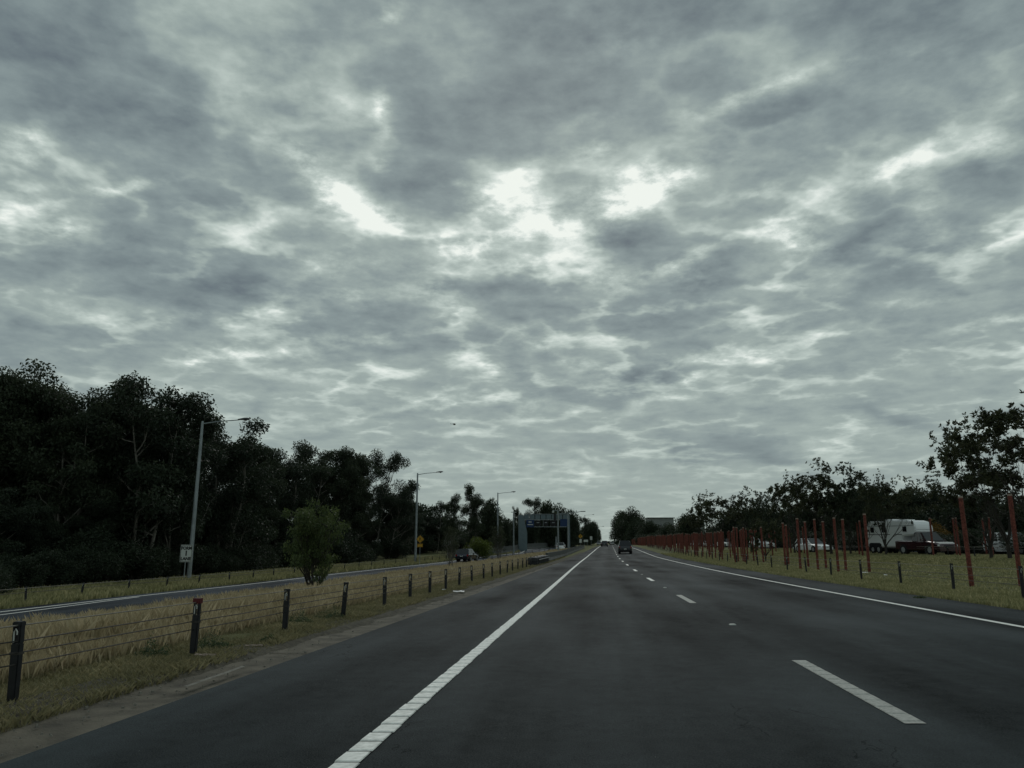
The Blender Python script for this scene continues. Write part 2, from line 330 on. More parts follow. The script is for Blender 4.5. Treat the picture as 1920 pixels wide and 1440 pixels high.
M_LENS = mat('lamp_lens', (.18,.19,.18), .25)
M_SIGN = mat('sign_white', (.56,.58,.55), .5)
M_INK = mat('sign_black', (.012,.012,.012), .5)
M_YEL = mat('sign_yellow', (.46,.25,.02), .5)
M_BLUE = mat('sign_blue', (.012,.035,.10), .5)
M_REDREF = mat('red_reflector', (.09,.010,.013), .4)
M_TYRE = mat('tyre', (.014,.014,.015), .85)
M_RIM = mat('alloy_rim', (.42,.43,.44), .35, .7)
M_GLASS = mat('tinted_glass', (.012,.015,.017), .08, spec=.6)
M_DARKTRIM = mat('dark_trim', (.012,.012,.013), .6)
M_LIGHTRED = mat('tail_light', (.32,.012,.012), .2, spec=.5)
M_LIGHTW = mat('head_light', (.75,.77,.76), .12, spec=.6)
M_PLATE = mat('number_plate', (.55,.56,.52), .5)
M_BARK = mat('pale_bark', (.15,.14,.12), .9, var=.45, vscale=3, bump=.5, bscale=12)
M_BARK2 = mat('grey_bark', (.045,.040,.034), .9, var=.35, vscale=4, bump=.5, bscale=14)
M_LEAF = leafmat('eucalyptus_leaf', (.024,.034,.020), (.052,.068,.038), (.115,.122,.064), .35)
M_LEAF2 = leafmat('dark_leaf', (.018,.027,.017), (.036,.050,.028), (.074,.085,.045), .3)
M_LEAF3 = leafmat('broad_leaf', (.030,.038,.022), (.058,.068,.034), (.115,.112,.054), .3)
M_LEAFY = leafmat('olive_leaf', (.050,.075,.028), (.10,.13,.045), (.20,.22,.075), .35)
M_LEAFG = leafmat('bright_shrub_leaf', (.07,.10,.02), (.13,.16,.03), (.22,.22,.05), .25)
M_LEAFO = leafmat('autumn_leaf', (.10,.07,.015), (.19,.11,.02), (.27,.14,.03), .25)
M_BLADE = leafmat('dry_grass', (.22,.18,.105), (.40,.33,.20), (.62,.53,.36), .35)
M_BLADEG = leafmat('green_grass', (.15,.155,.07), (.29,.28,.135), (.52,.46,.27), .38)
M_WEED = leafmat('weed_leaf', (.040,.060,.030), (.065,.095,.045), (.12,.15,.07), .3)
M_LITTER = mat('white_litter', (.8,.8,.8), .5)
M_WALLB = mat('pale_building', (.20,.21,.205), .7, var=.1, vscale=1)
M_ROOFB = mat('pale_roof', (.38,.40,.40), .6)

# ------------------------------------------------------------------ mesh helpers
class MB:
    def __init__(s): s.v = []; s.f = []; s.mi = []; s.mats = []; s.cur = 0
    def use(s, m):
        if m not in s.mats: s.mats.append(m)
        s.cur = s.mats.index(m); return s
    def add(s, vs_, fs_):
        o = len(s.v); s.v += [tuple(v_) for v_ in vs_]
        for f_ in fs_: s.f.append(tuple(i+o for i in f_)); s.mi.append(s.cur)
        return s
    def box(s, c, d, rz=0.0, taper=1.0):
        hx, hy, hz = d[0]/2, d[1]/2, d[2]/2; vv = []
        for dz in (-1, 1):
            k = taper if dz > 0 else 1.0
            for dx, dy in ((-1,-1),(1,-1),(1,1),(-1,1)):
                x, y = dx*hx*k, dy*hy*k
                vv.append((c[0]+x*math.cos(rz)-y*math.sin(rz), c[1]+x*math.sin(rz)+y*math.cos(rz), c[2]+dz*hz))
        return s.add(vv, [(0,3,2,1),(4,5,6,7),(0,1,5,4),(1,2,6,5),(2,3,7,6),(3,0,4,7)])
    def tube(s, pts, rad, n=8, caps=True):
        pts = [Vector(p) for p in pts]
        if isinstance(rad, (int, float)): rad = [rad]*len(pts)
        vv = []
        for i, p in enumerate(pts):
            d = (pts[min(i+1, len(pts)-1)] - pts[max(i-1, 0)]).normalized()
            a = d.cross(Vector((0,0,1)) if abs(d.z) < .9 else Vector((1,0,0))).normalized(); b_ = d.cross(a)
            for k in range(n):
                t_ = 2*math.pi*k/n; vv.append(p + (a*math.cos(t_)+b_*math.sin(t_))*rad[i])
        ff = []
        for i in range(len(pts)-1):
            for k in range(n): ff.append((i*n+k, i*n+(k+1) % n, (i+1)*n+(k+1) % n, (i+1)*n+k))
        if caps: ff += [tuple(range(n-1, -1, -1)), tuple((len(pts)-1)*n+k for k in range(n))]
        return s.add(vv, ff)
    def prism(s, poly, axis, a, b_):
        n = len(poly)
        def P(p, q): return (q, p[0], p[1]) if axis == 'x' else ((p[0], q, p[1]) if axis == 'y' else (p[0], p[1], q))
        vv = [P(p, a) for p in poly] + [P(p, b_) for p in poly]
        return s.add(vv, [tuple(range(n)), tuple(range(2*n-1, n-1, -1))] + [(i, i+n, (i+1) % n+n, (i+1) % n) for i in range(n)])
    def build(s, name, m=None, parent=None, smooth=False, bevel=0.0, shared=None):
        me = s.mesh(name, m, smooth, bevel) if shared is None else shared
        o = bpy.data.objects.new(name, me); COL.objects.link(o)
        if parent: o.parent = parent
        return o
    def mesh(s, name, m=None, smooth=False, bevel=0.0):
        me = bpy.data.meshes.new(name); me.from_pydata(s.v, [], s.f)
        ms = s.mats if s.mats else [m]
        for q in ms: me.materials.append(q)
        if s.mats: me.polygons.foreach_set('material_index', s.mi)
        bm = bmesh.new(); bm.from_mesh(me); bmesh.ops.recalc_face_normals(bm, faces=bm.faces)
        if bevel > 0:
            bmesh.ops.bevel(bm, geom=[e for e in bm.edges if e.is_manifold and e.calc_face_angle(0) > .35], offset=bevel, segments=2, affect='EDGES', clamp_overlap=True)
        bm.to_mesh(me); bm.free()
        if smooth: me.polygons.foreach_set('use_smooth', [True]*len(me.polygons))
        me.update(); return me
def empty(name, loc, rz=0.0):
    o = bpy.data.objects.new(name, None); COL.objects.link(o); o.location = loc; o.rotation_euler = (0, 0, rz); o.empty_display_size = .3
    return o
def tag(o, label=None, cat=None, group=None, kind=None):
    if label: o['label'] = label
    if cat: o['category'] = cat
    if group: o['group'] = group
    if kind: o['kind'] = kind
    return o
def kids(o): return [c for c in bpy.data.objects if c.parent == o]
def link(name, me, parent=None, loc=None, rz=None):
    o = bpy.data.objects.new(name, me); COL.objects.link(o)
    if parent: o.parent = parent
    if loc is not None: o.location = loc
    if rz is not None: o.rotation_euler = (0, 0, rz)
    return o
def copy_tree(o, children_of, parent=None):
    c = o.copy(); COL.objects.link(c); c.parent = parent
    for ch in children_of.get(o.name, []): copy_tree(ch, children_of, c)
    return c
def child_map():
    d = {}
    for o in bpy.data.objects:
        if o.parent: d.setdefault(o.parent.name, []).append(o)
    return d

# ------------------------------------------------------------------ the ground and the roads
YS = np.unique(np.concatenate([np.arange(-20, 60, 1.0), np.arange(60, 140, 2.5), np.arange(140, 320, 8), np.arange(320, 900, 40), np.arange(900, 3600, 300)]))
def sheet(name, cols, zf, m, y0=-20, y1=3500, kind='structure', uv=True, ys=None):
    """cols: list of functions X(Y); zf(X, Y, k)"""
    ys = YS[(YS >= y0) & (YS <= y1)] if ys is None else ys
    vv = []; nC = len(cols)
    for Y in ys:
        for k, cf in enumerate(cols):
            X = float(cf(Y)); vv.append((X, float(Y), zf(X, float(Y), k)))
    ff = []
    for i in range(len(ys)-1):
        for k in range(nC-1): a = i*nC+k; ff.append((a, a+1, a+nC+1, a+nC))
    me = bpy.data.meshes.new(name); me.from_pydata(vv, [], ff); me.materials.append(m)
    if uv:
        ul = me.uv_layers.new(name='uv'); co = np.empty(len(me.loops), int); me.loops.foreach_get('vertex_index', co)
        va = np.array(vv); x = va[co, 0] - LX(va[co, 1]); ul.data.foreach_set('uv', np.stack([x, va[co, 1]], 1).ravel())
    me.polygons.foreach_set('use_smooth', [True]*len(me.polygons)); me.update()
    o = bpy.data.objects.new(name, me); COL.objects.link(o); o['kind'] = kind
    return o
def off(d): return lambda Y, d=d: LX(Y) + d
# grassland everywhere, a few centimetres below the road sheets
gcols = [lambda Y, d=d: LX(Y)*1.0 + RX(Y)*0 + d for d in (-1600,-500,-200,-90,-50)]
gcols += [lambda Y, d=d: RX(Y) + d for d in (-16,-10,-6,-3,-1.6,-.9,2,4.6)]
gcols += [lambda Y, t=t: (ramp_r(Y)+.5)*(1-t) + (LX(Y)-3.6)*t for t in (.06,.2,.4,.6,.8,1.0)]
gcols += [lambda Y: LX(Y)-3.0, lambda Y: LX(Y)-2.2, lambda Y: LX(Y)-1.5] + [off(d) for d in (0, 5, 9, 10.2, 11.5, 13, 16, 20, 26, 34, 45, 60, 90, 150, 400, 1600)]
rs = random.Random(5)
def gz(X, Y, k):
    z = zgf(X, Y)
    L_ = float(LX(Y)); R_ = float(RX(Y))
    if L_-2.3 < X < L_+9.6: return z - .06
    if R_-.8 < X < R_+4.5: return z - .06
    if Y > 330 and R_-.8 < X: return z-.06
    return z - .005 + (rs.uniform(-.03, .03) if not (L_-3.2 < X < L_+11) else 0)
class _mono:      # keep the columns ordered where the slip lane joins
    pass
def ordered(cols):
    def mk(i):
        def f(Y):
            best = -1e9
            for c in cols[:i+1]: best = max(best, float(c(Y)))
            return best
        return f
    return [mk(i) for i in range(len(cols))]
grassland = sheet('grass_ground', ordered(gcols), gz, M_GRASS, uv=False)
road = sheet('road', [lambda Y: LX(Y)+OFF_ASPH_L(Y)] + [off(d) for d in (-.5, 1.8, 3.6, 5.5, 8, 9.97)], lambda X, Y, k: float(zp(Y))+.004, M_ASPH)
slip = sheet('slip_road', [lambda Y: RX(Y)-.75, lambda Y: RX(Y)+2, lambda Y: min(ramp_r(Y), LX(Y)-2.2)], lambda X, Y, k: zgf(X, Y)+.015, M_RAMP, y1=235)

# worn concrete gutter: dished slabs with open joints
gut = empty('gutter', (0,0,0)); gut['kind'] = 'structure'
gr = random.Random(3)
def gutter_piece(y0, y1, name, parent):
    mb = MB(); n = max(2, int((y1-y0)/1.0)); cs = (0, .12, .5, .85, 1.0); dz = (-.004, -.028, -.028, -.012, .0)
    vv = []
    for i in range(n+1):
        Y = y0+(y1-y0)*i/n; a = float(LX(Y)+OFF_ASPH_L(Y)); b_ = float(LX(Y)+OFF_GRASS_L(Y))-.12
        for c_, d_ in zip(cs, dz): vv.append((a+(b_-a)*c_-.003, Y, float(zp(Y))+d_))
    ff = []
    for i in range(n):
        for k in range(4): q = i*5+k; ff.append((q, q+1, q+6, q+5))
    mb.add(vv, ff); o = mb.build(name, M_CONC, parent, smooth=True); return o
y = -8.0
while y < 38:
    L = 5.8; gutter_piece(y+.012, y+L-.012, 'slab', gut); y += L
o = gutter_piece(y, 400, 'slab_run', gut)
# dirt washed along the slab edge
dv = []; df = []
ys_ = np.arange(-6, 120, .12); wob_ = 0.0
for i, Y in enumerate(ys_):
    wob_ = wob_*.8 + gr.gauss(0, .022); e = float(LX(Y)+OFF_GRASS_L(Y))
    dv += [(e+.10+wob_*1.2+gr.uniform(-.012, .012), Y, float(zp(Y))-.034), (e-.02+wob_*.5, Y, float(zp(Y))+.022), (e-.55, Y, zgf(e-.55, Y)+.010)]
for i in range(len(ys_)-1):
    for k in range(2): q = i*3+k; df.append((q, q+1, q+4, q+3))
tag(MB().add(dv, df).build('dirt_strip', M_DIRT, smooth=True), kind='structure')

# ---- painted lines
def strip(name, xf, wdt, y0, y1, zoff, m, zfun=None, step=None):
    ys = np.unique(np.concatenate([[y0, y1], YS[(YS > y0) & (YS < y1)]])) if step is None else np.arange(y0, y1+1e-6, step)
    zfun = zfun or (lambda X, Y: float(zp(Y)))
    return sheet(name, [lambda Y: xf(Y)-wdt/2, lambda Y: xf(Y)+wdt/2], lambda X, Y, k: zfun(X, Y)+zoff, m, ys=ys)
el_ = strip('left_edge_line', lambda Y: LX(Y), .135, -8, 1200, .009, M_PAINT)
bars_near = MB(); seg_me = []
yb = -2.0; k = 0; far_b = MB()
dirt_b = MB()
for i in range(400):
    Y0 = -2 + i*.235; Y1 = Y0 + .208
    if Y0 > 70: break
    xa, xb = float(LX(Y0)), float(LX(Y1)); z0, z1 = float(zp(Y0))+.010, float(zp(Y1))+.010
    j = gr.uniform(-.006, .006); ww = .072
    vv = [(xa-ww+j, Y0, z0), (xa+ww+j, Y0, z0), (xb+ww+j, Y1, z1), (xb-ww+j, Y1, z1),
          (xa-ww+.004+j, Y0+.012, z0+.007), (xa+ww-.004+j, Y0+.012, z0+.007), (xb+ww-.004+j, Y1-.012, z1+.007), (xb-ww+.004+j, Y1-.012, z1+.007)]
    ff = [(4,5,6,7),(0,1,5,4),(1,2,6,5),(2,3,7,6),(3,0,4,7)]
    if Y0 < 24 and Y0 > 2: MB().add(vv, ff).build('raised_bar', M_PAINT, el_)
    else: far_b.add(vv, ff)
    # black rubber and dirt caught behind each bar
    dirt_b.add([(xa-.07, Y0-.026, z0+.001), (xa+.07, Y0-.026, z0+.001), (xa+.07, Y0+.002, z0+.001), (xa-.07, Y0+.002, z0+.001)], [(0,1,2,3)])
o = far_b.build('raised_bars', M_PAINT, el_); o['kind'] = 'stuff'
o = dirt_b.build('groove_dirt', M_PAINT_DIRT, el_); o['kind'] = 'stuff'
strip('right_edge_line', lambda Y: LX(Y)+8.1, .14, -8, 1200, .009, M_PAINT)
for i in range(26):
    Yd = 5.55 + i*12.05
    dsh = strip('lane_dash', lambda Y: LX(Y)+3.62, .15, Yd, Yd+3.05, .009, M_PAINT_OLD if i < 2 else M_PAINT, step=.305)
    if i == 0:
        for q in range(12):
            a = Yd+.06+q*.25; x0 = float(LX(a))+3.62; x1 = float(LX(a+.2))+3.62; z0 = float(zp(a))+.009
            MB().add([(x0-.072,a,z0),(x0+.072,a,z0),(x1+.072,a+.21,z0-.001),(x1-.072,a+.21,z0-.001),(x0-.068,a+.01,z0+.005),(x0+.068,a+.01,z0+.005),(x1+.068,a+.2,z0+.004),(x1-.068,a+.2,z0+.004)],
                     [(4,5,6,7),(0,1,5,4),(1,2,6,5),(2,3,7,6),(3,0,4,7)]).build('raised_bar', M_PAINT_OLD, dsh)
strip('slip_road_edge_line', lambda Y: RX(Y), .15, -8, 230, .021, M_PAINT, zg)
strip('slip_road_hatch_line', lambda Y: RX(Y)+np.clip((36-Y)*.055, .0, 1.2)+.16, .12, -8, 33, .021, M_PAINT, zg)
# raised pavement markers / stones between dashes
for i, Yd in enumerate((12.6, 24.6, 36.8)):
    x = float(LX(Yd))+3.62
    tag(MB().box((x, Yd, float(zp(Yd))+.012), (.10,.09,.016), taper=.7).build('pavement_marker', M_PLATE),
        ['small pale pavement marker before the second lane dash', 'small pale pavement marker beyond the second lane dash', 'small pale pavement marker beyond the third lane dash'][i], 'road marker', 'pavement markers in the lane line')

# ------------------------------------------------------------------ grass blades (stuff)
def blades(name, n, xf, hgt, m, seed, wdt=.012, ymin=0., ymax=60., lean=.35, bias=1.6, patch=None):
    r = np.random.default_rng(seed)
    Y = ymin + (ymax-ymin)*r.random(n)**bias; t = r.random(n)
    X0, X1 = xf(Y); X = X0 + (X1-X0)*t
    keep = (X/np.maximum(Y, .5) > -.80) & (X/np.maximum(Y, .5) < .80)
    X, Y, t = X[keep], Y[keep], t[keep]; n = len(X)
    # clumping
    cl = .5+.5*np.sin(X*2.3+np.sin(Y*1.3)*2)*np.sin(Y*1.9+np.sin(X*1.7)*2)
    if patch is not None: hh = hgt*patch(X, Y, t)
    else: hh = hgt*np.ones(n)
    hh = hh*(.55+.6*r.random(n))*(.7+.5*cl)
    Z = zg(X, Y)-.02
    a = r.random(n)*2*np.pi; wv = wdt*(.6+.8*r.random(n))*(1+Y/25)
    la = r.random(n)*2*np.pi; ll = hh*lean*(.3+r.random(n))
    dx, dy = np.cos(a)*wv, np.sin(a)*wv; lx, ly = np.cos(la)*ll, np.sin(la)*ll
    V = np.empty((n, 4, 3))
    V[:, 0] = np.stack([X-dx, Y-dy, Z], 1); V[:, 1] = np.stack([X+dx, Y+dy, Z], 1)
    V[:, 2] = np.stack([X+dx*.7+lx*.35, Y+dy*.7+ly*.35, Z+hh*.6], 1); V[:, 3] = np.stack([X+lx, Y+ly, Z+hh], 1)
    me = bpy.data.meshes.new(name); me.vertices.add(n*4); me.vertices.foreach_set('co', V.ravel())
    me.loops.add(n*6); me.polygons.add(n*2)
    b4 = np.arange(n)[:, None]*4
    me.loops.foreach_set('vertex_index', np.concatenate([b4+0, b4+1, b4+2, b4+0, b4+2, b4+3], 1).ravel())
    me.polygons.foreach_set('loop_start', np.arange(n*2)*3); me.polygons.foreach_set('loop_total', np.full(n*2, 3))
    tn = np.clip(.15+.6*r.random(n)+.35*(cl-.5), 0, 1)
    at = me.attributes.new('tone', 'FLOAT', 'POINT'); at.data.foreach_set('value', np.repeat(tn, 4).astype(np.float32))
    me.materials.append(m); me.update(); me.validate()
    o = bpy.data.objects.new(name, me); COL.objects.link(o); return o
med = lambda Y: (np.minimum(ramp_r(Y)+.3, LX(Y)-5), LX(Y)-3.9)
tag(blades('dry_grass', 280000, med, .36, M_BLADE, 1, wdt=.006, lean=.42, ymax=80, patch=lambda X, Y, t: np.where(t > .85, .65, 1.0)), 'tall straw coloured dry grass filling the median beside slip road', 'grass', kind='stuff')
tag(blades('dry_grass_far', 30000, med, .40, M_BLADE, 2, wdt=.02, ymin=60, ymax=150, bias=1.0), 'distant dry grass wedge narrowing between slip road and highway', 'grass', kind='stuff')
tag(blades('green_grass', 190000, lambda Y: (LX(Y)-4.5, LX(Y)-2.58), .075, M_VERGE, 3, lean=.9, wdt=.005, patch=lambda X, Y, t: .75+.6*np.clip(.5+.8*np.sin(X*3.1+Y*.7)*np.sin(Y*.9+1.3), 0, 1), ymin=2, ymax=90), 'short green brown grass along the gutter under the cable fence', 'grass', kind='stuff')
tag(blades('right_verge_grass', 90000, lambda Y: (LX(Y)+9.95, LX(Y)+12.8), .13, M_BLADEG, 4, wdt=.011, ymin=8, ymax=110), 'olive grass strip between right shoulder and cable fence', 'grass', kind='stuff')
tag(blades('park_grass', 110000, lambda Y: (LX(Y)+12.6, LX(Y)+34), .10, M_BLADEG, 6, wdt=.02, ymin=14, ymax=120, bias=1.1), 'mown green grass around the red posts', 'grass', kind='stuff')
tag(blades('slip_road_grass', 80000, lambda Y: (RX(Y)-7.5, RX(Y)-.8), .28, M_BLADEG, 7, wdt=.016, ymin=15, ymax=150, bias=1.2), 'rough green grass between slip road and the dark wood', 'grass', kind='stuff')
def weed(px, py, r_, h_, label, seed, m=None, n=900, leaf=.03):
    r_ *= 1.5; h_ *= 1.5
    x, y_, z = ground_hit(px, py); r = np.random.default_rng(seed)
    th = r.random(n)*2*np.pi; rr = r_*np.sqrt(r.random(n)); hz = h_*(1-(rr/r_)**1.2*.9)*r.random(n)*(.6+.4*np.sin(th*3+seed)); rr = rr*(.75+.25*np.sin(th*5+seed*2))
    c = np.stack([rr*np.cos(th), rr*np.sin(th), hz], 1)
    me = leaf_mesh('weed', c, np.full(n, leaf), r, None, .5, m or M_WEED)
    o = link('weed_clump', me, None, (x, y_, z)); return tag(o, label, 'weed')

# ------------------------------------------------------------------ trees
def leaf_mesh(name, C, size, r, axis, asp, m, tone=None):
    """C centres (n,3); one bent leaf of two faces each; axis (n,3) leaf direction or None"""
    n = len(C)
    if axis is None:
        axis = r.normal(size=(n, 3))
    axis = axis/np.maximum(np.linalg.norm(axis, axis=1, keepdims=True), 1e-6)
    side = np.cross(axis, r.normal(size=(n, 3))); side /= np.maximum(np.linalg.norm(side, axis=1, keepdims=True), 1e-6)
    L = size[:, None]*axis; W_ = size[:, None]*asp*side
    V = np.empty((n, 4, 3)); V[:, 0] = C; V[:, 1] = C+L*.5+W_*.5; V[:, 2] = C+L; V[:, 3] = C+L*.5-W_*.5
    me = bpy.data.meshes.new(name); me.vertices.add(n*4); me.vertices.foreach_set('co', V.ravel())
    me.loops.add(n*4); me.polygons.add(n); me.loops.foreach_set('vertex_index', np.arange(n*4))
    me.polygons.foreach_set('loop_start', np.arange(n)*4); me.polygons.foreach_set('loop_total', np.full(n, 4))
    tn = tone if tone is not None else r.random(n)
    at = me.attributes.new('tone', 'FLOAT', 'POINT'); at.data.foreach_set('value', np.repeat(np.clip(tn, 0, 1), 4).astype(np.float32))
    me.materials.append(m); me.update(); me.validate(); return me

def grow(r, p, d, L, rad, lvl, maxlvl, spread, out, tips, up=.12, nseg=4, kids_=(2, 3), wob=.16, ratio=.72, leafy_from=99):
    pts = [p.copy()]; rads = [rad]; q = p.copy(); dd = d.copy()
    for i in range(nseg):
        dd = (dd + Vector((r.gauss(0, wob), r.gauss(0, wob), r.gauss(0, wob)+up))).normalized()
        q = q + dd*(L/nseg); pts.append(q.copy()); rads.append(rad*(1-.45*(i+1)/nseg))
        if lvl >= leafy_from: tips.append((q.copy(), dd.copy()))
    out.append((pts, rads, lvl))
    if lvl >= maxlvl: tips.append((q, dd)); return
    for c in range(r.randint(*kids_)):
        a = Vector((r.gauss(0,1), r.gauss(0,1), r.gauss(0,.6))); a = (a - dd*a.dot(dd)).normalized()
        nd = (dd + a*spread*r.uniform(.6, 1.25)).normalized()
        grow(r, q, nd, L*ratio*r.uniform(.75, 1.2), rads[-1]*.72, lvl+1, maxlvl, spread, out, tips, up, max(2, nseg-1), kids_, wob, ratio, leafy_from)
    # side shoots
    if lvl >= 1 and len(pts) > 3:
        k_ = r.randint(1, len(pts)-2); a = Vector((r.gauss(0,1), r.gauss(0,1), .3)).normalized()
        grow(r, pts[k_], (dd+a*spread*1.2).normalized(), L*ratio*.8, rads[k_]*.55, lvl+1, maxlvl, spread, out, tips, up, 2, kids_, wob, ratio, leafy_from)
def trunk_mesh(name, out, m, minr=.012):
    mb = MB()
    for pts, rads, lvl in out:
        if rads[0] < minr: continue
        mb.tube(pts, [max(x, .01) for x in rads], 7 if lvl == 0 else (5 if lvl < 3 else 3), caps=False)
    return mb.mesh(name, m, smooth=True)

TREES = {}
def gum(key, seed, H=14., stems=3, first=.42, cl_n=150, cl_r=1.15, leaf=.20, m=None, spread=.45, bark=None, low=True, wide=1.0):
    r = random.Random(seed); nr = np.random.default_rng(seed); out = []; tips = []
    for s_ in range(stems):
        a = 2*math.pi*(s_/stems)+r.uniform(-.5,.5); tilt = r.uniform(.05,.20)*(1 if stems > 1 else .3)*wide
        d = Vector((math.cos(a)*tilt, math.sin(a)*tilt, 1)).normalized()
        p = Vector((math.cos(a)*.25*(stems > 1), math.sin(a)*.25*(stems > 1), -.2))
        hs = H*r.uniform(.82, 1.0); n = 9; pts = [p.copy()]; rads = [.0075*H+.02]; q = p.copy()
        for i in range(n):
            d = (d+Vector((r.gauss(0,.06), r.gauss(0,.06), .05))).normalized(); q = q+d*(hs*.86/n); pts.append(q.copy()); rads.append((.0075*H+.02)*(1-.82*(i+1)/n))
        out.append((pts, rads, 0)); tips.append((pts[-1], d))
        for i in range(2, n+1):
            frac = i/n
            if frac < first and not (low and r.random() < .35): continue
            for b_ in range(r.randint(1, 2)):
                an = r.uniform(0, 2*math.pi); up_ = r.uniform(.45, 1.0)
                dd = Vector((math.cos(an), math.sin(an), up_)).normalized()
                LL = H*r.uniform(.10,.19)*(1.25-.55*frac)*wide
                bp = pts[i-1].lerp(pts[i], r.random())
                grow(r, bp, dd, LL, rads[i]*.5+.02, 1, 2, spread, out, tips, up=.14, nseg=3, kids_=(1, 2), wob=.16)
    C = []; A = []; T = []
    for (p, d) in tips:
        if p.z < H*.16: continue
        rr = cl_r*.86*r.uniform(.6, 1.2)*(H/14)**.5; n = int(cl_n*2.5*(rr/cl_r)**2*r.uniform(.8, 1.2)*1.25)
        g = nr.normal(size=(n, 3)); g /= np.linalg.norm(g, axis=1, keepdims=True); g *= (nr.random((n, 1))**.42)
        g *= np.array([rr, rr, rr*.72]); C.append(g+np.array(p)+np.array([0,0,.15]))
        ax = nr.normal(size=(n, 3))*.7+g/rr*.5+np.array([0,0,-.75]); A.append(ax)
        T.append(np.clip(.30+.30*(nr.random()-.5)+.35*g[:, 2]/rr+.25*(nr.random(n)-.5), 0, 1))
    C = np.concatenate(C); A = np.concatenate(A); T = np.concatenate(T)
    sz = leaf*(.6+.8*nr.random(len(C)))
    top = C[:, 2].max()
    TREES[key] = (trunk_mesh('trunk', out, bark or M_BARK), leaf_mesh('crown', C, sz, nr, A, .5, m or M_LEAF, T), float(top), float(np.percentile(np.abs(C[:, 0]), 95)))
def broad(key, seed, H=9., leaf=.24, m=None, lv=5, stems=5, spread=.55, ros=8, kids_=(2, 2), bark=None, open_=1.0, up=.10, first=.26, fan=.75):
    """branching tree with whorls of broad leaves at the twig ends"""
    r = random.Random(seed); nr = np.random.default_rng(seed); out = []; tips = []
    base = Vector((0,0,-.2)); fork = Vector((r.uniform(-.1,.1), r.uniform(-.1,.1), H*.10))
    out.append(([base, fork*.5+base*.5, fork], [.020*H, .017*H, .016*H], 0))
    for s_ in range(stems):
        a = 2*math.pi*s_/stems+r.uniform(-.4,.4); t_ = fan*r.uniform(.35, 1.15)
        d = Vector((math.cos(a)*t_, math.sin(a)*t_, 1)).normalized()
        grow(r, fork, d, H*first*r.uniform(.85,1.15), .0105*H, 1, lv, spread, out, tips, up=up, nseg=3, kids_=kids_, wob=.11, ratio=.76, leafy_from=lv)
    C = []; A = []; T = []
    for (p, d) in tips:
        if r.random() > open_: continue
        n = r.randint(ros-2, ros+2); tone = r.uniform(.15,.7)
        th = nr.random(n)*2*np.pi; a_ = np.array(Vector(d).cross(Vector((.3,.2,.9))).normalized()); b_ = np.cross(np.array(d), a_)
        ax = np.cos(th)[:, None]*a_+np.sin(th)[:, None]*b_+np.array(d)*(.25+.7*nr.random((n, 1)))
        C.append(np.array(p)[None]+np.array(d)*(-.12*nr.random((n, 1)))); A.append(ax); T.append(tone+.3*(nr.random(n)-.4))
    C = np.concatenate(C); A = np.concatenate(A); T = np.concatenate(T)
    sz = leaf*(.7+.6*nr.random(len(C)))
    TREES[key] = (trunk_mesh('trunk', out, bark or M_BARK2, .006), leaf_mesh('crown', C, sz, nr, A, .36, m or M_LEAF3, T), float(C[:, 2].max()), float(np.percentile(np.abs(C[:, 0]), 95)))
def bush(key, seed, H=3., R=1.8, n=9000, leaf=.13, m=None, lobes=14):
    r = random.Random(seed); nr = np.random.default_rng(seed); C = []; A = []; T = []; out = []
    for k_ in range(lobes):
        a = r.uniform(0, 2*math.pi); rr = R*r.uniform(0, .8); cz = H*r.uniform(.2,.82)*(1-.4*rr/R); c = np.array([rr*math.cos(a), rr*math.sin(a), cz])
        q = n//lobes; g = nr.normal(size=(q, 3)); g /= np.linalg.norm(g, axis=1, keepdims=True); g *= nr.random((q, 1))**.4*R*r.uniform(.28,.5)
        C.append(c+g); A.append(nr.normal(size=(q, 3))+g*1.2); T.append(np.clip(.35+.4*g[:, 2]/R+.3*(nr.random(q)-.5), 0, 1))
        out.append(([Vector((0,0,-.1)), Vector(c*.5), Vector(c)], [.05, .035, .015], 0))
    C = np.concatenate(C); C[:, 2] = np.maximum(C[:, 2], .03); A = np.concatenate(A); T = np.concatenate(T)
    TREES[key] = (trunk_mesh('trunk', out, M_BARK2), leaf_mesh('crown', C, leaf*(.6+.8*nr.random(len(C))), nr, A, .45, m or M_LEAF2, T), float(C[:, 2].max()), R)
gum('g1', 11, 14, 3, first=.26, wide=.85); gum('g2', 12, 14, 3, first=.22, wide=.85); gum('g3', 13, 14, 4, first=.30, cl_r=1.2, cl_n=170, wide=.85)
gum('g4', 14, 14, 3, first=.22, cl_r=1.2, wide=.9, m=M_LEAF2); gum('g5', 15, 14, 1, first=.25, cl_r=1.35, cl_n=220, wide=1.5, m=M_LEAF2)
gum('g6', 16, 14, 3, first=.34, cl_r=.95, cl_n=120, wide=.9)
gum('d1', 21, 11, 3, first=.1, cl_r=1.35, cl_n=230, wide=1.3, m=M_LEAF2); gum('d2', 22, 11, 4, first=.12, cl_r=1.2, cl_n=230, wide=1.45, m=M_LEAF2)
gum('s1', 31, 9, 2, first=.3, cl_r=.8, cl_n=70, leaf=.2)
broad('m1', 41, 10, lv=6, stems=6, kids_=(2, 3), leaf=.25, fan=.85, spread=.48, ros=6)
broad('m2', 42, 8, lv=6, stems=6, kids_=(2, 3), leaf=.19, fan=1.0, spread=.6, ros=9)
broad('m3', 43, 8, lv=6, stems=6, kids_=(2, 3), leaf=.19, fan=1.1, spread=.65, ros=9, m=M_LEAF2)
broad('m4', 44, 6, lv=5, stems=6, kids_=(2, 3), leaf=.24, fan=1.1, spread=.65, ros=9)
gum('y1', 51, 3.9, 6, first=.18, cl_n=120, cl_r=.80, leaf=.12, m=M_LEAFY, wide=1.7, bark=M_BARK2)
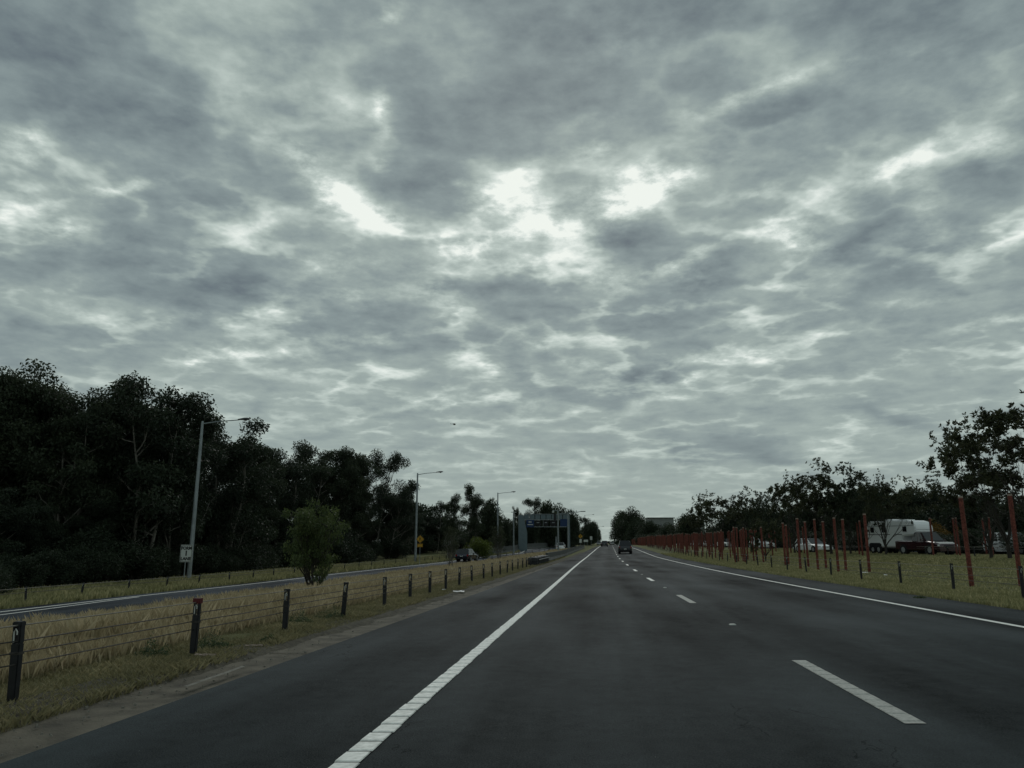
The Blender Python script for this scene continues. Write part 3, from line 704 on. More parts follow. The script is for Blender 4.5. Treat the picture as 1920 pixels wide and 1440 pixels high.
gum('y2', 52, 4.2, 5, first=.3, cl_n=45, cl_r=.8, leaf=.12, m=M_LEAF3, wide=1.6, bark=M_BARK)
bush('r1', 71, 10, 4.6, n=16000, leaf=.36, lobes=30, m=M_LEAF2); bush('r2', 72, 10, 3.8, n=16000, leaf=.36, lobes=34, m=M_LEAF); bush('r3', 73, 9, 5.2, n=16000, leaf=.36, lobes=26, m=M_LEAF2)
bush('b1', 61); bush('b2', 62, 2.4, 2.2); bush('b3', 63, 3.4, 1.5); bush('bg', 64, 3.0, 2.3, m=M_LEAFG, leaf=.17); bush('bo', 65, 3.2, 1.8, m=M_LEAFO, leaf=.15, n=3600); bush('by', 66, 2.2, 1.6, m=M_LEAFY)
_tr = random.Random(77)
def tree(name, key, px, py_top, D, label, cat='tree', group=None, wx=1.0, zoff=0.0, rz=None):
    tm, cm, top, rad = TREES[key]
    X, Y = at_depth(px, D)
    zb = zgf(X, Y)+zoff; ht = z_at(py_top, Y)-zb
    # the pixel column is that of the crown's middle, so correct for the camera's pitch
    Dz = CP*Y + SP*(zb+ht*.7-CAM_H); X = (px-960)/F_PX*Dz; zb = zgf(X, Y)+zoff
    s_ = ht/top
    root = empty(name, (X, Y, zb), rz if rz is not None else _tr.uniform(0, 6.28)); root.scale = (s_*wx, s_*wx, s_)
    link('trunk', tm, root); link('crown', cm, root)
    return tag(root, label, cat, group)

GW = 'eucalyptus trees of the roadside wood'
front = [
 (-30, 690, 46, 'g3', 1.0, 'eucalyptus at the left end of the wood, crown cut by the frame'),
 (66, 688, 48, 'g2', 1.05, 'tall eucalyptus with dark domed crown second from the left frame edge'),
 (145, 728, 47, 'g6', 1.0, 'thin crowned eucalyptus in the dip left of the highest tree'),
 (205, 716, 50, 'g1', .85, 'narrow eucalyptus pressed against the left side of the highest tree'),
 (283, 694, 50, 'g4', 1.15, 'highest broad eucalyptus left of the nearest street lamp'),
 (335, 745, 53, 'g4', .8, 'eucalyptus just left of the nearest lamp pole top'),
 (383, 760, 58, 'g5', 1.05, 'pointed dark eucalyptus right behind the nearest lamp pole'),
 (438, 790, 62, 'g4', 1.1, 'eucalyptus under the nearest lamp head'),
 (482, 828, 72, 'g3', 1.05, 'lower eucalyptus right of the nearest lamp head'),
 (535, 838, 80, 'g4', 1.05, 'eucalyptus with small twin peaks left of the young median tree'),
 (580, 826, 86, 'g1', 1.0, 'loose crowned eucalyptus standing above the young median tree'),
 (628, 836, 90, 'g3', .95, 'flat topped eucalyptus above the right side of the young median tree'),
 (668, 842, 96, 'g2', .85, 'eucalyptus in the middle of the second clump of the wood'),
 (706, 842, 100, 'g5', .72, 'rounded dark eucalyptus near the right end of the second clump'),
 (738, 896, 106, 'd1', .8, 'low dense tree at the right end of the wood beside second lamp'),
 (760, 925, 112, 'd2', .7, 'small outlying tree just left of the second lamp pole'),
]
for px, py, D, k, wx, lab in front: tree('eucalyptus_tree', k, px, py, D, lab, group=GW, wx=wx)
rr_ = random.Random(9)
# second and third rows, deeper in the wood
sky_l = [(-60,700),(0,695),(90,712),(180,742),(250,712),(310,730),(350,775),(430,815),(500,868),(560,850),(640,850),(710,870),(745,920),(770,960)]
def skyl(x): return float(np.interp(x, [a for a, b in sky_l], [b for a, b in sky_l]))
for i in range(16):
    px = -50 + i*52 + rr_.uniform(-10, 10); D = 56 + i*2.9 + rr_.uniform(0, 9)
    tree('eucalyptus_tree', rr_.choice(['g1','g2','g3','g4','g6','g5']), px, skyl(px)+rr_.uniform(8, 60), D, 'dark eucalyptus standing deeper inside the roadside wood behind its front row', group='eucalyptus trees deeper in the wood', wx=rr_.uniform(.8, 1.1))
for i in range(24):
    px = -60 + i*36 + rr_.uniform(-9, 9); D = float(np.interp(px, [-30,150,300,500,700,770], [62,70,80,98,118,128])) + rr_.uniform(-3, 6)
    tree('understorey_tree', rr_.choice(['d1','d2','b3']), px, 1000 - rr_.uniform(0, 45), D, 'dark thicket tree at the very back of the roadside wood', group='thicket at the back of the wood', wx=rr_.uniform(1.2, 1.7))
for i in range(26):
    px = -40 + i*31 + rr_.uniform(-9, 9); D = float(np.interp(px, [-30,150,300,500,700,770], [42,47,56,78,105,118])) + rr_.uniform(-2, 6)
    tree('understorey_tree', rr_.choice(['d1','d2','d1','g4']), px, 1002 - (1-i/26)*rr_.uniform(20, 90) - rr_.uniform(0, 40), D, 'dense low dark tree filling the wood under the tall crowns', group='understorey trees of the roadside wood', wx=rr_.uniform(1.0, 1.4))
for i in range(34):
    px = -30 + i*23.5 + rr_.uniform(-7, 7); D = float(np.interp(px, [-30,150,300,500,700,770], [33,40,48,66,92,108])) + rr_.uniform(-1, 3)
    tree('shrub', rr_.choice(['b1','b2','b3']), px, float(np.interp(px, [0,300,770], [1052,1040,1030])) - abs(rr_.gauss(0, 24)), D, 'dark shrub at the foot of the roadside wood', 'shrub', 'shrubs along the foot of the wood', wx=rr_.uniform(1.0, 1.5))

mid = [
 ('tree','r3', 790, 944, 135, .9, 'rounded dark tree just right of the second lamp pole'),
 ('tree','g5', 822, 938, 130, .8, 'broad dark tree between second lamp and the open gum'),
 ('eucalyptus_tree','g6', 848, 924, 118, .75, 'thin airy eucalyptus with sky showing, left of the taller one'),
 ('eucalyptus_tree','g1', 885, 906, 122, .85, 'tall open eucalyptus above the dark hatchback'),
 ('tree','r2', 918, 936, 128, .65, 'dark tree right of the open eucalyptus'),
 ('tree','r1', 940, 968, 150, .8, 'dark tree behind the third lamp pole'),
 ('tree','r3', 955, 972, 168, .7, 'low dark tree between third lamp and gantry pier'),
 ('tree','g2', 968, 948, 190, .5, 'small round tuft topped tree left of the gantry'),
 ('tree','r1', 990, 962, 185, .7, 'dark tree behind the left end of the gantry'),
 ('eucalyptus_tree','g5', 1008, 931, 185, .75, 'tallest pointed tree behind the gantry'),
 ('tree','r2', 1028, 940, 190, .7, 'dark rounded tree behind the middle of the gantry'),
 ('tree','r1', 1046, 944, 195, .7, 'dark tree behind the right part of the gantry'),
 ('tree','r3', 1062, 956, 200, .6, 'dark tree above the right end of the gantry'),
 ('tree','r2', 1076, 968, 215, .7, 'dark tree just right of the gantry'),
 ('tree','g5', 1090, 968, 235, .6, 'thin topped tree behind the yellow diamond sign'),
 ('tree','r1', 1104, 972, 260, .7, 'dark tree right of the far diamond sign'),
 ('tree','r2', 1114, 978, 400, .7, 'last but one dark tree on the left of the far road'),
 ('tree','r2', 1120, 992, 500, .6, 'last small dark tree where the left tree line ends'),
]
for nm, k, px, py, D, wx, lab in mid: tree(nm, k, px, py, D, lab, group='trees beyond the slip road', wx=wx)
for i in range(22):
    px = 780 + i*15.5 + rr_.uniform(-5, 5); D = 140 + i*8.5
    tree('tree', rr_.choice(['r1','r2','r3']), px, float(np.interp(px, [780,860,960,1050,1120], [968,980,975,965,1000])) + rr_.uniform(0, 16), D, 'dense tree of the back row beyond the slip road', 'tree', 'back row beyond the slip road', wx=rr_.uniform(.9, 1.3))
for i in range(20):
    px = 775 + i*17.5 + rr_.uniform(-5, 5); D = 125 + i*8.5
    tree('shrub', rr_.choice(['b1','b2','b3','d1']), px, 1003 - rr_.uniform(0, 16), D, 'dark undergrowth bush behind the slip road barrier', 'shrub', 'undergrowth behind the slip road', wx=rr_.uniform(1.3, 1.9))
tree('shrub', 'bg', 894, 1006, 104, 'bright yellow green shrub behind the dark hatchback', 'shrub', wx=1.0)
# young trees on the median
tree('young_tree', 'y1', 597, 936, 30.5, 'young olive green tree with many stems on the dry grass median', wx=.80, rz=.6)
tree('young_tree', 'y2', 846, 985, 60, 'thin young tree with pale stems left of the dark hatchback', wx=.62, rz=2)
tree('young_tree', 'y2', 935, 985, 92, 'small dark young tree below the third street lamp', wx=.75, rz=1)
# right of the highway
tree('tree', 'r2', 1166, 958, 620, 'dense dark tree whose left side lines the far road gap', wx=.85)
tree('tree', 'r1', 1181, 950, 560, 'big dark round tree directly above the dark ute', wx=.95)
tree('tree', 'r3', 1197, 970, 480, 'right shoulder of the dark round tree mass above the ute', wx=.8)
right = [
 ('r3', 1222, 977, 400, 1.0, 'pale domed tree in front of the white roofed building'),
 ('r1', 1250, 980, 320, 1.1, 'low tree in front of the white roofed building right end'),
 ('r2', 1285, 964, 240, 1.2, 'tree just right of the white roofed building'),
 ('m2', 1312, 946, 205, 1.0, 'tree at the start of the rising tree line on the right'),
 ('m1', 1345, 918, 160, .95, 'open branched tree with sky through its twigs above the far red posts'),
 ('m2', 1403, 912, 120, 1.0, 'broad leaved tree with flat crown left of the tall park trees'),
 ('m3', 1440, 925, 108, .95, 'darker tree in the hollow before the tall park trees'),
 ('m1', 1482, 884, 82, .8, 'tall tree with rosette tips left of the highest park tree'),
 ('m2', 1548, 858, 72, .95, 'highest park tree in the middle of the right tree line'),
 ('m3', 1585, 872, 70, .8, 'tree leaning against the right side of the highest park tree'),
 ('m1', 1650, 882, 62, .72, 'tree with airy right edge left of the white trailer'),
 ('m3', 1610, 912, 66, .85, 'dark low tree left of the white trailer'),
]
for k, px, py, D, wx, lab in right: tree('broadleaf_tree', k, px, py, D, lab, group='park trees among the red posts', wx=wx)
tree('broadleaf_tree', 'm4', 1432, 1002-30, 64, 'small forked tree with dark bare limbs among the red posts', wx=.9)
tree('broadleaf_tree', 'm1', 1915, 722, 40, 'largest broad leaved tree cut by the right frame edge', wx=1.0, rz=1.2)
tree('broadleaf_tree', 'm1', 1842, 858, 46, 'lower spreading tree left of the largest right hand tree', wx=1.05, rz=3.0)
tree('broadleaf_tree', 'm1', 1868, 772, 44, 'spreading tree whose flat crown reaches left over the trailer', wx=.85, rz=4.4)
# dark belt of trees beyond the opposite carriageway
Dreq = lambda px: 28/((px-960)/1400-.122)+6
for i in range(34):
    px = 1215 + i*23 + rr_.uniform(-7, 7); D = min(Dreq(px), 330) + 14 + rr_.uniform(0, 14)
    top = np.interp(px, [1200,1300,1400,1600,1700,1760,1900,1990], [996,984,950,925,912,914,930,930]) + rr_.uniform(-2, 16)
    tree('background_tree', rr_.choice(['r1','r2','r3','d1']), px, float(top), D, 'dark background tree beyond the opposite carriageway', group='background trees beyond the opposite carriageway', wx=rr_.uniform(1.0, 1.3))
for i in range(22):
    px = 1230 + i*34 + rr_.uniform(-9, 9); D = min(Dreq(px), 300) + 4
    tree('shrub', rr_.choice(['r1','b2','r3']), px, 1004 - rr_.uniform(0, 14), D, 'dark hedge bush behind the opposite carriageway', 'shrub', 'hedge bushes behind the opposite carriageway', wx=1.9)
tree('shrub', 'bo', 1746, 974, 78, 'orange tinged shrub above the bonnet of the maroon ute', 'shrub', wx=.9)
tree('shrub', 'bo', 1793, 985, 76, 'rusty thin shrub between two red posts', 'shrub', wx=.5)
tree('shrub', 'by', 1826, 996, 80, 'olive bush right of the leaning red post', 'shrub', wx=1.0)
# far end of the road
for i in range(12):
    px = 1112+i*9; D = 900
    tree('distant_tree', rr_.choice(['r1','r3']), px, 1016.5-rr_.uniform(0, 3), D, 'tiny dark tree on the horizon at the end of the road', group='trees on the horizon', wx=2.4)
for args in [(285,1232,.16,.22,'dark green weed clump between the first two fence posts',1), (395,1215,.20,.20,'weedy green patch at the foot of the red capped post',2),
             (505,1206,.12,.10,'low weeds at the gutter left of the third fence post',3), (560,1170,.20,.28,'tall green weeds right of the third fence post',4),
             (625,1160,.22,.26,'green weeds left of the fourth fence post',5), (720,1141,.12,.06,'dark tuft on the dirt under the fifth fence post',6),
             (1725,1122,.12,.05,'dark grass tuft on the right verge edge',7), (1008,1057,.5,.45,'dark weed clump where the left fence meets the crash cushion',8)]:
    weed(*args[:4], args[4], args[5], leaf=.028 if args[2] < .3 else .07)

# ------------------------------------------------------------------ cable fences
def post_mesh(h, wdt=.076, dep_=.055):
    mb = MB(); hs = .17                                        # slotted head: two prongs above a solid shaft
    mb.prism([(-wdt/2*.9,0),(wdt/2*.9,0),(wdt/2,h-hs),(-wdt/2,h-hs)], 'y', -dep_/2, dep_/2)
    mb.box((-wdt*.33, 0, h-hs/2), (wdt*.30, dep_, hs)); mb.box((wdt*.33, 0, h-hs/2), (wdt*.30, dep_, hs)); mb.box((0, 0, h-.02), (wdt*1.06, dep_*1.08, .04))
    return mb.mesh('post', M_BLACK, bevel=.006)
def hook_mesh(h, wdt=.076, dep_=.055):
    mb = MB(); q = -dep_/2-.004
    mb.tube([(-.012,q,h-.16),(-.012,q,h-.075),(0,q,h-.055),(.014,q,h-.075),(.014,q,h-.10)], .006, 5)
    return mb.mesh('wire_hook', M_PLATE)
def band_mesh(h, wdt=.076, dep_=.055):
    mb = MB(); mb.box((0, 0, h-.245), (wdt*1.08, dep_*1.14, .020)); return mb.mesh('band', M_CABLE)
def fence(name, xf, ys, h, label, cab=(.0,.17,.30,.43), y_ext=(None, None), red=(), side=-1, zoff=-.02, tilt=.02, crad=.011, scale=1.0, coils=True):
    root = empty(name, (float(xf(ys[0])), ys[0], zgf(float(xf(ys[0])), ys[0])))
    ox, oy, oz = root.location
    pm, hm, bm_ = post_mesh(h), hook_mesh(h), band_mesh(h); r = random.Random(int(h*1000)+len(ys))
    for i, Y in enumerate(ys):
        X = float(xf(Y)); z = zgf(X, Y)+zoff; gx = (float(xf(Y+.5))-float(xf(Y-.5)))
        p = link('post', pm, root, (X-ox, Y-oy, z-oz), -math.atan(gx)*1.0); p.rotation_euler = (r.gauss(0, tilt), r.gauss(0, tilt), -math.atan(gx)); p.scale = (scale, scale, 1)
        if Y < 75: link('hook', hm, p); link('band', bm_, p)
        if i in red:
            c = MB().box((0, 0, h-.012), (.088, .066, .058)).build('red_cap', M_REDREF, p)
    y0 = y_ext[0] if y_ext[0] is not None else ys[0]; y1 = y_ext[1] if y_ext[1] is not None else ys[-1]
    yy = [y_ for y_ in np.unique(np.concatenate([[y0], ys, np.arange(y0, y1, 4), [y1]])) if y0 <= y_ <= y1]
    for k_, dz in enumerate(cab):
        mb = MB(); pts = []
        for i, Y in enumerate(yy):
            X = float(xf(Y)); sag = 0
            pts.append((X-ox+side*(.03 if k_ else 0)*(1 if int(i) % 2 else -1)*.6, Y-oy, zgf(X, Y)+zoff+h-.03-dz-oz))
        mb.tube(pts, crad, 5); mb.build('cable', M_CABTOP if k_ == 0 else M_CABLE, root)
    return tag(root, label, 'fence')
def spaced(y0, y1, st, seed=0):
    r = random.Random(seed); out = []; y_ = y0
    while y_ < y1: out.append(y_); y_ += st*r.uniform(.93, 1.07)
    return out
FL = lambda Y: LX(Y)-3.22+np.clip((Y-8)*.02, 0, .15)
def yx(px, f_):      # distance at which curve f_ crosses pixel column px
    lo, hi = 2.0, 400.0
    for _ in range(50):
        m_ = (lo+hi)/2
        D_ = CP*m_+SP*(-1.2)
        if 960+F_PX*float(f_(m_))/D_ < px: lo = m_
        else: hi = m_
    return lo
lp = [yx(x, FL) for x in (24, 362, 534, 643, 721, 769, 806, 836, 861, 885, 907, 923, 938, 951, 961, 971, 980, 987, 995, 1001, 1007)]
print('left posts', [round(a,1) for a in lp])
fence('cable_fence', FL, lp, .64, 'black post cable fence on the left verge running beside the dry grass median', y_ext=(2.0, None), red=(1,), cab=(.0,.12,.21,.30), crad=.006)
FR = lambda Y: LX(Y)+11.75+np.clip((Y-20)*.01, 0, .4)
fr_ = [yr for yr in spaced(13.6, 170, 2.75, 4)]
rp = []
_x = [1919, 1788, 1689, 1615, 1558, 1512, 1476, 1447, 1421, 1400, 1381, 1364, 1349, 1336, 1325, 1316]
def yx_r(px, f_):
    lo, hi = 5.0, 400.0
    for _ in range(50):
        m_ = (lo+hi)/2
        if 960+F_PX*float(f_(m_))/(CP*m_+SP*(-1.2)) > px: lo = m_
        else: hi = m_
    return lo
rp = [yx_r(x, FR) for x in _x]; print('right posts', [round(a,1) for a in rp])
rp += spaced(rp[-1]+3.1, 190, 3.2, 8)
fence('cable_fence', FR, rp, .82, 'black post cable fence on the right verge in front of the red posts', y_ext=(6, None), cab=(.05,.27,.42), crad=.007)
FS = lambda Y: RX(Y)-2.2
fence('cable_fence', FS, spaced(20, 128, 3.3, 3), .62, 'small black post cable fence on the far side of slip road before the wood', cab=(.04,.2), crad=.010, tilt=.04, zoff=.0)
FS2 = lambda Y: ramp_r(Y)+.5
fence('cable_fence', FS2, spaced(88, 150, 5, 6), .8, 'short row of black fence posts on the right edge of slip road', cab=(.05,), crad=.01)
FO = lambda Y: LX(Y)+27.5
fence('cable_fence', FO, spaced(40, 110, 4.2, 12), .75, 'black post cable fence behind the red posts before the opposite carriageway', cab=(.05,.2), crad=.012)
# opposite carriageway
sheet('opposite_road', [off(29.0), off(33), off(38.5)], lambda X, Y, k: zgf(X, Y)+.03, M_RAMP, y0=-20, y1=1500)

# ------------------------------------------------------------------ red posts
rm = MB(); rm.tube([(0,0,-.15),(0,0,.9),(0,0,1.9),(0,0,2.80)], [.075,.070,.072,.070], 8); RED_ME = rm.mesh('shaft', M_RED, smooth=False)
cm_ = MB(); cm_.tube([(0,0,2.80),(0,0,2.86)], [.074,.072], 8); CAP_ME = cm_.mesh('cap', M_REDCAP)
def red_post(X, Y, label, sc_=1.0, lean=(0, 0), grp='red posts standing in the park strip'):
    z = zgf(X, Y); root = empty('red_post', (X, Y, z)); root.rotation_euler = (lean[0], lean[1], rr_.uniform(0, 6)); root.scale = (1, 1, sc_)
    link('shaft', RED_ME, root); link('cap', CAP_ME, root); return tag(root, label, 'post', grp)
near_red = [(1820,24.2,'red post right of the maroon ute, tallest but two from the right'),(1912,23.7,'second red post from the right frame edge'),(1948,22.2,'rightmost red post with top at the right frame edge'),
 (1629,37.5,'red post left of the white trailer'),(1585,40.5,'right one of the paired red posts left of the trailer'),(1571,39.2,'left one of the paired red posts left of the trailer'),
 (1548,44.5,'red post next left of the paired red posts'),(1533,41.8,'broad red post before the white car between trees'),(1515,47.5,'slim red post in front of the white car between trees'),
 (1500,43.5,'red post left of the white car between trees'),(1472,52,'red post standing alone right of the forked tree'),(1478,54,'red post close behind the lone one right of the forked tree'),
 (1431,60,'red post in front of the forked tree'),(1413,65,'red post just left of the forked tree'),(1397,60,'second red post left of the forked tree'),(1384,60,'right one of the close red pair left of the forked tree'),(1379,58,'left one of the close red pair left of the forked tree'),
 (1801,55,'red post behind the nearest leaning one beside the maroon ute'),(1795,58,'far red post right of the orange shrub'),(1751,57,'red post crossing the front of the maroon ute'),(1851,60,'dull red post right of the olive bush'),(1863,54,'short red post before the white van at right'),
 (1648,82,'thin red post in front of the rear of white trailer'),(1612,66,'thin red post behind the one left of the trailer'),(1618,62,'rear red post just beside the one left of the trailer')]
for px, D, lab in near_red:
    X, Y = at_depth(px, D); D2 = CP*Y+SP*(.2-CAM_H); X = (px-960)/F_PX*D2
    red_post(X, Y, lab, rr_.uniform(.97, 1.03), (rr_.gauss(0, .008), rr_.gauss(0, .008)))
cnt = 0; far_sh = MB(); far_cap = MB()
for row, (o0, st, y0, y1) in enumerate([(13.6, 3.3, 66, 420), (15.4, 3.8, 69, 400), (17.6, 4.1, 72, 400), (20.2, 4.6, 76, 380), (23.2, 5.2, 80, 360)]):
    Y = y0
    while Y < y1:
        X = float(LX(Y))+o0+rr_.uniform(-.5, .5)
        if Y < 175 and cnt < 270:
            red_post(X, Y, 'one of the many red posts crowded in the distance along right verge', rr_.uniform(.96, 1.03), (rr_.gauss(0, .008), rr_.gauss(0, .008)), 'distant red posts along the right verge'); cnt += 1
        else:
            z_ = zgf(X, Y); hh_ = rr_.uniform(2.72, 2.9); far_sh.tube([(X, Y, z_-.1), (X, Y, z_+hh_)], .072, 6); far_cap.tube([(X, Y, z_+hh_), (X, Y, z_+hh_+.06)], .075, 6)
        Y += st*rr_.uniform(.7, 1.3)
far_r = far_sh.build('far_red_posts', M_RED); tag(far_r, 'farthest red posts merging into a red band beside the road', 'post', 'distant red posts along the right verge', 'stuff')
cp_ = far_cap.build('caps', M_REDCAP, far_r); cp_['kind'] = 'stuff'
print('red far', cnt)

# ------------------------------------------------------------------ street lamps, poles
def lamp(px, D, py_top, arm_px, label, name='street_lamp', both=False):
    X, Y = at_depth(px, D); z = zgf(X, Y); Ht = z_at(py_top, Y)-z
    root = empty(name, (X, Y, z))
    mb = MB(); mb.tube([(0,0,-.3),(0,0,Ht*.5),(0,0,Ht)], [.15,.12,.085], 8); mb.tube([(0,0,Ht),(0,0,Ht+.12)], [.075,.07], 8); mb.build('pole', M_STEEL, root)
    MB().box((0,0,.03), (.42,.42,.06)).box((0,0,.55), (.15,.26,.35)).build('base_plate', M_STEEL, root)
    al = arm_px/F_PX*D
    for sgn in ((1,-1) if both else (1,)):
        mb = MB(); mb.tube([(0,0,Ht-.06),(sgn*al*.35,0,Ht+.10),(sgn*(al-.7),0,Ht+.20)], [.04,.035,.03], 6); mb.build('arm', M_STEEL, root)
        x0 = al-.8; mb = MB(); zz = Ht+.22
        st = [(0,.05,.04),(.15,.09,.07),(.4,.17,.11),(.62,.16,.10),(.8,.08,.04)]
        vv = []; n = 8
        for (a, ry_, rz_) in st:
            for k_ in range(n):
                t_ = 2*math.pi*k_/n; vv.append((sgn*(x0+a), ry_*math.cos(t_), zz+a*.06+rz_*math.sin(t_)*(1 if math.sin(t_) > 0 else .55)))
        ff = [(i*n+k_, i*n+(k_+1) % n, (i+1)*n+(k_+1) % n, (i+1)*n+k_) for i in range(len(st)-1) for k_ in range(n)] + [tuple(range(n)), tuple((len(st)-1)*n+k_ for k_ in range(n))]
        mb.add(vv, ff); mb.build('lamp_head', M_LAMP, root, smooth=True)
        MB().tube([(sgn*(x0+.5),0,zz-.075),(sgn*(x0+.5),0,zz-.035)], [.07,.12], 10).build('lens', M_LENS, root)
    return tag(root, label, 'street lamp', 'street lamps along the slip road')
lamp(358, 47, 793, 92, 'nearest tall street lamp beside the FORM 1 LANE sign')
lamp(779, 84, 889, 49, 'second street lamp beside the yellow diamond sign')
lamp(933, 122, 925, 34, 'third street lamp with its pole rising from dark trees')
lamp(1003, 205, 945, 10, 'distant lamp on a pole rising behind the gantry top', both=True)
lamp(1041, 215, 946, 10, 'distant lamp behind the right part of the gantry', both=True)
lamp(1098, 260, 966, 18, 'faint distant lamp right of the gantry poles')
lamp(1122, 300, 988, 12, 'farthest thin lamp against the left tree line')
def plain_pole(px, D, py_top, label, r0=.14, head='camera'):
    X, Y = at_depth(px, D); z = zgf(X, Y); Ht = z_at(py_top, Y)-z; root = empty('camera_pole', (X, Y, z))
    MB().tube([(0,0,-.3),(0,0,Ht)], [r0*1.15, r0*.8], 8).build('pole', M_STEEL, root)
    if head == 'camera':
        MB().box((-.35,0,Ht+.05), (1.0,.12,.08)).build('bracket', M_STEEL, root)
        MB().box((-.75,-.1,Ht-.15), (.3,.5,.28)).tube([(-.75,-.36,-.15+Ht),(-.75,-.44,Ht-.15)], .08, 8).build('camera_housing', M_SIGN, root)
        MB().box((-.5,-.1,Ht-1.0), (.4,.35,1.1)).build('cabinet', M_BLACK, root)
    elif head == 'tee': MB().box((0,0,Ht+.06), (.9,.14,.12)).build('crossbar', M_SIGN, root)
    elif head == 'arm':
        MB().tube([(-1.6,0,Ht-.1),(0,0,Ht+.0),(2.2,0,Ht+.25)], .05, 6).build('arm', M_STEEL, root); MB().box((2.5,0,Ht+.27), (.8,.25,.12)).build('lamp_head', M_LAMP, root)
    return tag(root, label, 'pole', 'pale poles around the gantry')
plain_pole(963, 128, 961, 'pale pole with short crossbar left of the gantry pier', .13, 'tee')
plain_pole(1047, 118, 958, 'pale camera pole standing before the gantry right part', .13)
plain_pole(1066, 122, 962, 'pale pole with long lamp arm right of the camera pole', .13, 'arm')
plain_pole(1043, 150, 1006, 'short pale pole beside the camera pole foot', .12, 'none')
plain_pole(917, 130, 1012, 'short pale stub post below the dark trees left of third lamp', .10, 'none')

# ------------------------------------------------------------------ signs
def text_mesh(s, size, m, name='lettering', depth=.004, sx=1.0, bold=.012):
    cu = bpy.data.curves.new(name, 'FONT'); cu.body = s; cu.size = size; cu.align_x = 'CENTER'; cu.align_y = 'CENTER'; cu.extrude = depth; cu.offset = bold; cu.resolution_u = 3
    ob = bpy.data.objects.new(name, cu); COL.objects.link(ob); bpy.context.view_layer.update()
    me = bpy.data.meshes.new_from_object(ob); bpy.data.objects.remove(ob); me.materials.clear(); me.materials.append(m)
    return me
def put_text(s, size, x, z, y, m, parent, sx=1.0, bold=.012):
    o = link('lettering', text_mesh(s, size, m, bold=bold), parent, (x, y, z)); o.rotation_euler = (math.pi/2, 0, 0); o.scale = (sx, 1, 1); return o
def rect_frame(mb, w_, h_, zc_, y_, t_):
    for sx in (-1, 1): mb.box((sx*(w_/2-t_/2), y_, zc_), (t_, .004, h_))
    for sz in (-1, 1): mb.box((0, y_, zc_+sz*(h_/2-t_/2)), (w_-2*t_-.001, .004, t_))
    return mb
X, Y = at_depth(349, 46.2); z = zgf(X, Y); zt, zb_ = z_at(1021.5, Y), z_at(1054, Y)
sg = empty('lane_sign', (X, Y, z)); hh = zt-zb_; ww = .74; cz = (zt+zb_)/2-z
MB().box((0,0,cz), (ww,.02,hh)).build('panel', M_SIGN, sg, bevel=.008)
rect_frame(MB(), ww-.05, hh-.05, cz, -.013, .022).build('border', M_INK, sg)
put_text('FORM', .26, 0, cz+hh*.30, -.016, M_INK, sg, .92); put_text('1', .40, 0, cz+.0, -.016, M_INK, sg, 1.0, .02); put_text('LANE', .26, 0, cz-hh*.31, -.016, M_INK, sg, .98)
MB().tube([(-.03,.04,-.2),(-.03,.04,zt-z-.1)], .03, 6).build('sign_post', M_STEEL, sg)
tag(sg, 'white sign reading FORM 1 LANE beside the nearest lamp pole', 'road sign')
def diamond(px, D, pyc, size, label, mark, plate=None, pm_=M_YEL):
    X, Y = at_depth(px, D); z = zgf(X, Y); cz = z_at(pyc, Y)-z; root = empty('warning_sign', (X, Y, z)); s = size/2*1.414
    MB().prism([(0,cz-s),(s,cz),(0,cz+s),(-s,cz)], 'y', 0, .02).build('panel', M_YEL, root)
    k1, k2 = .93, .86; mb = MB()
    for q in range(4):
        P_ = [(0,-1),(1,0),(0,1),(-1,0)]; a, b_ = P_[q], P_[(q+1) % 4]
        vv = [(a[0]*s*k1,-.004,cz+a[1]*s*k1),(b_[0]*s*k1,-.004,cz+b_[1]*s*k1),(b_[0]*s*k2,-.004,cz+b_[1]*s*k2),(a[0]*s*k2,-.004,cz+a[1]*s*k2)]; mb.add(vv, [(0,1,2,3)])
    mb.build('border', M_INK, root)
    mb = MB()
    if mark == 'merge':        # two arrows joining
        mb.tube([(-.22*s,-.008,cz-.42*s),(-.10*s,-.008,cz-.05*s),(-.04*s,-.008,cz+.36*s)], .05*s/.5*.5, 5); mb.tube([(.26*s,-.008,cz-.42*s),(.20*s,-.008,cz-.1*s),(.02*s,-.008,cz+.2*s)], .05*s/.5*.5, 5)
        mb.prism([(-.2*s,cz+.2*s),(.12*s,cz+.2*s),(-.04*s,cz+.52*s)], 'y', -.010, -.003)
    else:
        mb.tube([(0,-.008,cz-.45*s),(.03*s,-.008,cz),(0,-.008,cz+.3*s)], .09*s, 5); mb.prism([(-.2*s,cz+.15*s),(.2*s,cz+.15*s),(0,cz+.5*s)], 'y', -.010, -.003)
    mb.build('symbol', M_INK, root)
    if plate:
        pw, ph, pz = plate; MB().box((0,.01,cz-s-pz), (pw,.02,ph)).build('plate', pm_, root, bevel=.004)
        if pm_ is M_YEL: rect_frame(MB(), pw-.06, ph-.06, cz-s-pz, -.004, .02).build('plate_border', M_INK, root)
    MB().tube([(0,.05,-.2),(0,.05,cz)], .03, 6).build('sign_post', M_STEEL, root)
    return tag(root, label, 'road sign')
diamond(787, 80, 1011, .62, 'orange yellow diamond warning sign with plate below beside second lamp', 'merge', (.60,.36,.22))
diamond(1089, 168, 1005.5, .75, 'yellow diamond sign with pale panel below right of the gantry poles', 'up', (.5,.8,.5), M_SIGN)
X, Y = at_depth(839, 95); z = zgf(X, Y); cz = z_at(1018, Y)-z; sg = empty('white_sign', (X, Y, z))
MB().box((0,0,cz), (.92,.02,.66)).build('panel', M_SIGN, sg, bevel=.005); rect_frame(MB(), .84, .58, cz, -.013, .03).build('border', M_INK, sg)
